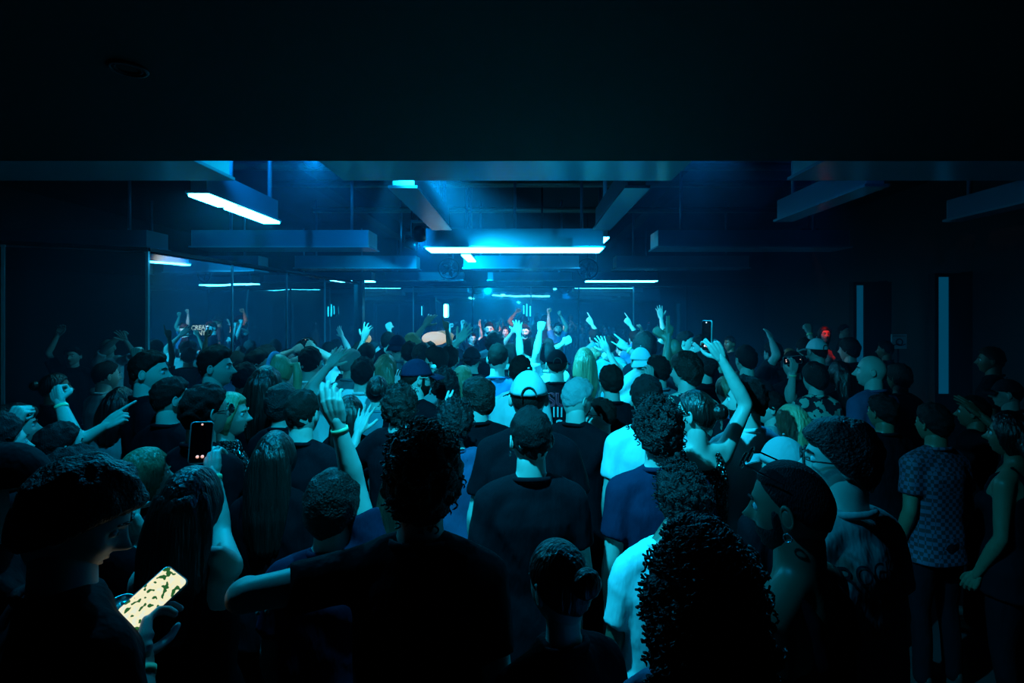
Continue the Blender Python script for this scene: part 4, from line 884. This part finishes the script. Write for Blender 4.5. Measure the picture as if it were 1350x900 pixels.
Q(868, 490, 4.35, -30, hair='dark', sty='short', top='teal', L=T(856, 492, -.25, 'relaxed', 842, 540, -.2), zmax=1.7, label='person holding a relaxed hand at chin height by the white cap', ref='person with the relaxed hand')
# dark side; some skin and clothes darkened in place of fading light
Q(984, 476, 4.6, -10, hair='black', sty='short', top='charcoal', label='person with black hair on the dark side, faint grey collar', ref='person with the grey collar')
Q(1078, 464, 5.3, -12, hair='black', sty='buzz', top='charcoal', cap=('cap', 'white'), label='man in a pale flat cap on the dark side', ref='man in the flat cap', L=None)
Q(1062, 462, 5.8, 0, hair='black', sty='short', top='black', L=T(1064, 430, .05, 'fist', 1062, 452, 0), band=[-1], label='person with a fist and bright wristband beside the flat cap', ref='fist beside the cap')
Q(1020, 468, 5.4, -20, hair='black', sty='short', top='charcoal', L=T(1014, 440, .05, 'open', 1010, 465, 0), glasses=('eyes', False), label='person with glasses and a dim raised forearm', ref='dim raised forearm')
Q(1046, 482, 4.9, -10, hair='black', sty='short', top='black', R=T(1047, 479, -.15, 'grip', 1047, 510, -.1), band=[1], label='person filming with a phone held at face height, small wristband', ref='person filming at face height')
Q(1086, 441, 8.8, 190, sex='f', hair='black', sty='long', top='grey', cloth='tank', longh=.25, zmax=1.86, label='woman far off lit bright red, bare chest and long hair', ref='woman lit red')
Q(1112, 437, 9.1, 150, hair='black', sty='short', top='charcoal', zmax=1.90, label='man far off with only his face lit red', ref='man lit red')
Q(1120, 462, 5.9, -30, hair='dark', sty='mop', top='black', label='person with a faint face below the red-lit pair', ref='faint face')
Q(1150, 490, 4.2, -60, body=-20, hair='black', sty='bald', top='denim', label='bald-headed person in a denim-blue shirt near the small sign', ref='person in the denim shirt')
Q(1108, 495, 4.3, -10, sex='f', hair='dark', sty='long', top='black', longh=.3, label='woman with dark hair between the flat cap and the denim shirt', ref='dark-haired woman by the denim')
Q(1075, 500, 4.1, -15, hair='black', sty='mop', top='patterned', label='person in a patterned jacket below the flat cap', ref='patterned jacket')
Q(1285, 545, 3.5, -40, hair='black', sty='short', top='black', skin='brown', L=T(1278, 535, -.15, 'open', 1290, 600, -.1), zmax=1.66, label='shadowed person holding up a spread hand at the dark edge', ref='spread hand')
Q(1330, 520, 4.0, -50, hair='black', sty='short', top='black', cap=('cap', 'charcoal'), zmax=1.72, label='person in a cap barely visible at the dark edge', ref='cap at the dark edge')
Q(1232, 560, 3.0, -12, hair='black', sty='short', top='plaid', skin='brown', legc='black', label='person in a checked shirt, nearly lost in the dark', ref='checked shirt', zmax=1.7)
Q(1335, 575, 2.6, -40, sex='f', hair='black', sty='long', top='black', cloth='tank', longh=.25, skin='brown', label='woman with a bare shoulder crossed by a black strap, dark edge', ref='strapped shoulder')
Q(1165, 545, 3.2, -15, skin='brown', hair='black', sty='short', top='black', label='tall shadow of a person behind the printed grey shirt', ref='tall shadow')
# beyond the frame edge, seen in the bent mirror panes
def mirrored(px, d, z):      # where one must stand to show at this pixel, this far, in the bent panes
    P = Vector(((px-VX)/F*d, d, 0)); n_ = Vector((.423, -.906, 0)).normalized(); P = P-n_*2*(P-Vector((*C0, 0))).dot(n_); return P.x, P.y
def MQ(px, py, d, face, **k):
    x, y = mirrored(px, d, 0); z = CZ-(py-VY)/F*d; Q(VX+x/y*F, VY-(z-CZ)/y*F, y, face, **k)
def MT(px, py, d, pose, d0):
    x, y = mirrored(px, d, 0); z = CZ-(py-VY)/F*d; return ('to', VX+x/y*F, VY-(z-CZ)/y*F, y-d0, pose)
y0_ = mirrored(142, 7.6, 0)[1]
MQ(142, 458, 7.6, -40, hair='grey', sty='bald', top='white', L=MT(176, 424, 7.5, 'fist', y0_), R=MT(160, 442, 7.4, 'open', y0_), label='person in white seen in the bent mirror panes, arms up', ref='mirrored person in white', zmax=1.78)
y1_ = mirrored(95, 6.6, 0)[1]
MQ(95, 470, 6.6, -30, hair='black', sty='short', top='black', L=MT(80, 434, 6.6, 'relaxed', y1_), label='person in black seen in the bent mirror panes, forearm up', ref='mirrored person in black', zmax=1.74)
# on the platform
Q(644, 434, 9.75, 172, hair='dark', sty='short', top='black', beard=True, base=.22, pitch=-6, R=('bent',), L=('bent',), zmax=1.85, label='bearded man at the decks in black, bare neckline', ref='bearded man at the decks')
Q(692, 437, 9.75, 188, hair='dark', sty='quiff', top='black', beard=True, base=.22, pitch=-10, ph=True, R=('bent',), L=('bent',), zmax=1.85, label='second man at the decks, headphones around his ears, laughing', ref='headphones man')
Q(735, 434, 10.3, 180, hair='black', sty='short', top='blue', base=.22, skin='tan', beard=True, zmax=1.85, R=T(723, 408, -.05, 'fist', 722, 435, 0), L=T(737, 412, -.05, 'fist', 747, 432, 0), label='man in a blue t-shirt beside the decks, both arms overhead', ref='man with both arms overhead')
Q(690, 424, 11.2, 178, hair='black', sty='short', top='black', base=.22, skin='brown', cap=('cap', 'black'), zmax=1.95, R=T(683, 408, -.05, 'fist'), label='dark figure in a cap behind the headphones man', ref='dark figure behind')
Q(718, 424, 11.0, 175, hair='black', sty='short', top='charcoal', base=.22, skin='brown', cap=('bucket', 'charcoal'), zmax=1.95, label='dark figure in a hat beyond the headphones man', ref='dark figure in a hat')
Q(602, 450, 9.6, 150, hair='black', sty='short', top='charcoal', R=T(594, 428, 0, 'fist'), label='person by the warm lamp with a warmly lit fist', ref='person by the warm lamp', base=.22, zmax=1.85)
Q(622, 447, 9.9, 160, hair='black', sty='short', top='charcoal', R=T(609, 424, 0, 'fist'), L=T(632, 426, 0, 'open'), label='person with two warm-lit hands beside the decks', ref='two warm-lit hands', base=.22, zmax=1.85)
Q(665, 438, 10.6, 165, sex='f', hair='black', sty='long', top='black', base=.22, L=T(658, 432, 0, 'open'), label='dark-haired figure between the two men at the decks', ref='figure between', zmax=1.85)
flush(True)
LISTED = list(PEOPLE)
# ------------------------------------------------------------------ everyone between them: rows filled where no one listed stands
rnd = random.Random(11)
def free(x, y, r=.30):
    return all((p['x']-x)**2+(p['y']-y)**2 > r*r for p in PEOPLE)
def hides(x, y, z):      # would a head here stand before a listed face or a raised hand?
    px, py, rr = VX+x/y*F, VY-(z-CZ)/y*F, .10/y*F
    for p in LISTED:
        if p['y'] > y+.1:
            w_ = .08/p['y']*F
            if abs(px-p['px']) < rr+w_ and py-rr*1.4 < p['py']+w_*1.1 and (py+rr*8 > p['py']): return True
            for sd in (-1, 1):
                h = p['M'] @ p['hands'][sd][0]
                if h.z > 1.35 and abs(px-(VX+h.x/h.y*F)) < rr+4 and py-rr*1.4 < VY-(h.z-CZ)/h.y*F+6: return True
    return False
HA = {'short': 'short {} hair', 'fade': 'cropped {} hair', 'curly': 'curly {} hair', 'mop': 'thick {} hair', 'long': 'long {} hair', 'bun': '{} hair tied up', 'pony': '{} ponytail', 'bald': 'a bare scalp'}
used = set(p['label'] for p in PEOPLE)
def relation(x, y):
    best = sorted(LISTED, key=lambda p: (p['x']-x)**2+(p['y']-y)**2)
    for p in best[:6]:
        dx, dy = x-p['x'], y-p['y']
        if abs(dy) > abs(dx)*1.3: w_ = 'beyond' if dy > 0 else 'in front of'
        else: w_ = 'to the right of' if dx > 0 else 'to the left of'
        yield w_+' the '+(p['ref'] or 'others')
n = 0; y = 2.35
while y < 9.0:
    x = wallx(y)+.35+rnd.random()*.3
    while x < 5.6:
        xx, yy = x+rnd.uniform(-.1, .1), y+rnd.uniform(-.16, .16)
        px = VX+xx/yy*F; keep = 1.0 if xx < 2.3 else .28
        if 0 < px < 1340 and free(xx, yy, .42 if yy < 5 else .46) and rnd.random() < keep and xx > wallx(yy)+.3 and not (yy > 8.5 and abs(xx+.4) < 1.6):
            f = rnd.random() < .4; sty = rnd.choice(['long', 'long', 'pony', 'bun', 'mop'] if f else ['short', 'short', 'fade', 'curly', 'mop', 'quiff'.replace('quiff', 'short')])
            hc = rnd.choice(['black', 'dark', 'dark', 'brown'] + (['streaked', 'blond'] if f else ['black', 'grey'] if rnd.random() < .3 else ['dark']))
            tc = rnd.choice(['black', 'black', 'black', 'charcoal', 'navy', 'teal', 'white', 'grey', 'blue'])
            dimmed = xx > 2.0 and rnd.random() < .8  # darker skin and tops stand in for light falling off here
            if dimmed: tc = rnd.choice(['black', 'black', 'charcoal'])
            z = rnd.uniform(1.48, 1.60) if f else rnd.uniform(1.55, 1.70)
            if yy < 3.6: z -= .07
            if hides(xx, yy, z): x += .2; continue
            face = rnd.gauss(math.degrees(math.atan2(-.4-xx, 9.8-yy)), 22)
            L = R = None; arm = ''
            if rnd.random() < (.30 if 4.5 < yy and xx < 2.5 else .1):
                po, nm = rnd.choice([('fist', 'one fist up'), ('open', 'an open hand up'), ('point', 'one finger up'), ('reach', 'one hand up')])
                hx = xx+rnd.uniform(-.12, .2); hz = z+rnd.uniform(.25, .45); q = (VX+hx/(yy+.1)*F, VY-(hz-CZ)/(yy+.1)*F)
                if hx > xx: R = T(q[0], q[1], .1, po)
                else: L = T(q[0], q[1], .1, po)
                arm = ', '+nm
            who = 'woman' if f else 'man'
            col = {'black': 'black', 'dark': 'dark', 'brown': 'brown', 'streaked': 'streaked', 'blond': 'blond', 'grey': 'grey'}[hc]
            lab = None
            for rl in relation(xx, yy):
                tries = [0]
                c = '%s with %s in %s%s, %s' % (who, HA[sty].format(col), {'teal': 'dark teal', 'navy': 'navy'}.get(tc, tc), arm, rl)
                if len(c.split()) > 15: c = '%s with %s, %s, %s' % (who, HA[sty].format(col), (arm[2:] or tc), rl)
                if c not in used and len(c.split()) <= 16: lab = c; break
            if lab:
                used.add(lab); n += 1
                person(px, VY-(z-CZ)/yy*F, yy, face, 'f' if f else 'm', 'brown' if dimmed else rnd.choice(['light', 'light', 'tan', 'brown']), hc, sty, tc, L=L, R=R, label=lab, zmax=1.8, body=face*.8, longh=.28)
        x += rnd.uniform(.46, .62)
    y += .52
WARN.append('PEOPLE %d FILL %d' % (len(PEOPLE), n))
for a in LISTED:
    for b in LISTED:
        if a['px'] < b['px'] and (a['x']-b['x'])**2+(a['y']-b['y'])**2 < .22**2: WARN.append('CLOSE %s | %s %.2f' % (a['ref'], b['ref'], math.hypot(a['x']-b['x'], a['y']-b['y'])))
# ------------------------------------------------------------------ things in hands
def hold(ref, side, name, label, cat, off=(0, .03, .09)):
    p = next(q for q in PEOPLE if q['ref'] == ref); W, X_, Y_, Z_ = p['hands'][side]; M = p['M']
    c = M @ (W+X_*off[0]+Y_*off[1]+Z_*off[2]); r = empty(name, tuple(c)); tag(r, label, cat); return r, M.to_3x3().normalized(), (X_, Y_, Z_)
def phone(r, facing, up, lit=None):      # facing: the way the screen looks
    f = Vector(facing).normalized(); u = Vector(up); u = (u-f*u.dot(f)).normalized(); s_ = u.cross(f); B = Matrix((s_, -f, u)).transposed()
    m = MB(); n = 24
    def rr(w_, h_, c_, y_): return [B @ Vector((math.copysign(w_-c_, math.cos(a))+c_*math.cos(a), y_, math.copysign(h_-c_, math.sin(a))+c_*math.sin(a))) for a in [2*PI*(j+.5)/n for j in range(n)]]
    m.rings([rr(.036, .076, .012, -.003), rr(.038, .078, .013, -.001), rr(.038, .078, .013, .003), rr(.036, .076, .012, .005)]); m.obj('case', [mat('phone case', (.35, .4, .42), .3, .5)], r)
    m = MB(); m.rings([rr(.0345, .0745, .011, -.0042), rr(.0345, .0745, .011, -.0030)])
    if lit == 'chat':
        if 'chat screen' not in MATS:
            sm = mat('chat screen', (0, 0, 0), .1); nt = sm.node_tree; b = nt.nodes['Principled BSDF']; tc = nt.nodes.new('ShaderNodeTexCoord'); nz = nt.nodes.new('ShaderNodeTexNoise'); nz.inputs['Scale'].default_value = 70; nz.inputs['Detail'].default_value = 1
            rp = nt.nodes.new('ShaderNodeValToRGB'); rp.color_ramp.interpolation = 'CONSTANT'; rp.color_ramp.elements[0].color = (.02, .12, .03, 1); rp.color_ramp.elements[1].color = (1, .95, .62, 1); rp.color_ramp.elements[1].position = .42
            e = rp.color_ramp.elements.new(.60); e.color = (.9, .95, .75, 1)
            nt.links.new(tc.outputs['Object'], nz.inputs['Vector']); nt.links.new(nz.outputs[0], rp.inputs[0]); nt.links.new(rp.outputs[0], b.inputs['Emission Color']); b.inputs['Emission Strength'].default_value = .9
        sm = MATS['chat screen']
    else: sm = mat('phone screen dark', (.004, .004, .006), .06)
    m.obj('screen', [sm], r, False)
    if lit != 'chat':
        m = MB()
        for dx, dz, q in ((0, .066, .004), (-.008, -.052, .006), (.008, -.052, .006)): m.ball(B @ Vector((dx, -.0045, dz)), q, 8)
        m.obj('camera_controls', [glow((1, .45, .3), .9)], r)
    m = MB(); m.ball(B @ Vector((-.018, .006, .058)), (.008, .008, .008), 10); m.ball(B @ Vector((-.018, .006, .038)), (.008, .008, .008), 10); m.obj('camera_lens', [framem], r)
def towards(r): return camo.location-r.location
r, M3, ax = hold('person with the lit phone', 1, 'phone', 'phone with a bright lit screen of messages in the silhouetted person\'s hand', 'phone', (0, .045, .10))
r.location = ray(198, 790, 1.28); phone(r, towards(r)+Vector((-.1, .2, .6)), Vector((.55, .35, .75)), 'chat')
r, M3, ax = hold('long-haired woman with the phone', 1, 'phone', 'phone with a pale rim held up by the long-haired woman, filming', 'phone', (0, .03, .10)); r.location = ray(265, 583, 1.93); phone(r, towards(r), (.08, 0, 1), None)
r, M3, ax = hold('woman in sequins', 1, 'phone', 'phone glowing orange in the raised hand of the sequined woman', 'phone', (0, .02, .13)); phone(r, (-1, -.35, 0), (.1, 0, 1), None)
r, M3, ax = hold('person filming', 1, 'phone', 'phone held high with both hands near the partition', 'phone', (-.04, .03, .12)); phone(r, towards(r), (0, 0, 1), None)
r, M3, ax = hold('person filming at face height', 1, 'phone', 'phone held at face height beside the flat cap', 'phone', (0, .03, .11)); phone(r, towards(r), (1, 0, .1), None)
alu = mat('can aluminium', (.7, .72, .74), .25, .9); cang = mat('can paint', (.03, .08, .12), .35, .3, bump=(60, 60, 60, .1, .001))
def can(r, tilt=(0, 0, 1)):
    q = Vector(tilt).normalized().to_track_quat('Z', 'Y').to_matrix(); ring = lambda rr_, z_: [q @ Vector((rr_*math.cos(2*PI*j/28), rr_*math.sin(2*PI*j/28), z_)) for j in range(28)]
    m = MB(); m.rings([ring(.024, -.062), ring(.0325, -.052), ring(.033, .04), ring(.031, .048)]); m.obj('can_body', [cang], r)
    m = MB(); m.rings([ring(.031, .048), ring(.027, .058), ring(.0275, .061), ring(.025, .060), ring(.024, .055)]); m.obj('rim', [alu], r)
    m = MB(); m.ball(q @ Vector((.004, 0, .0575)), (.009, .006, .002), 10, 0, q); m.obj('tab', [alu], r)
    m = MB(); m.rings([ring(.0332, -.02), ring(.0335, -.018), ring(.0335, .012), ring(.0332, .014)]); m.obj('label_band', [alu], r)
r, M3, ax = hold('person with the lit phone', -1, 'drink_can', 'drink can held low beside the lit phone', 'can', (0, .04, .09)); can(r, (.15, -.25, 1))
r, M3, ax = hold('person in the camouflage shirt', -1, 'drink_can', 'open drink can with a shiny top by the camouflage shirt', 'can', (0, .04, .09)); can(r, (0, -.35, 1))
# shoulder strap and bag of the woman in white
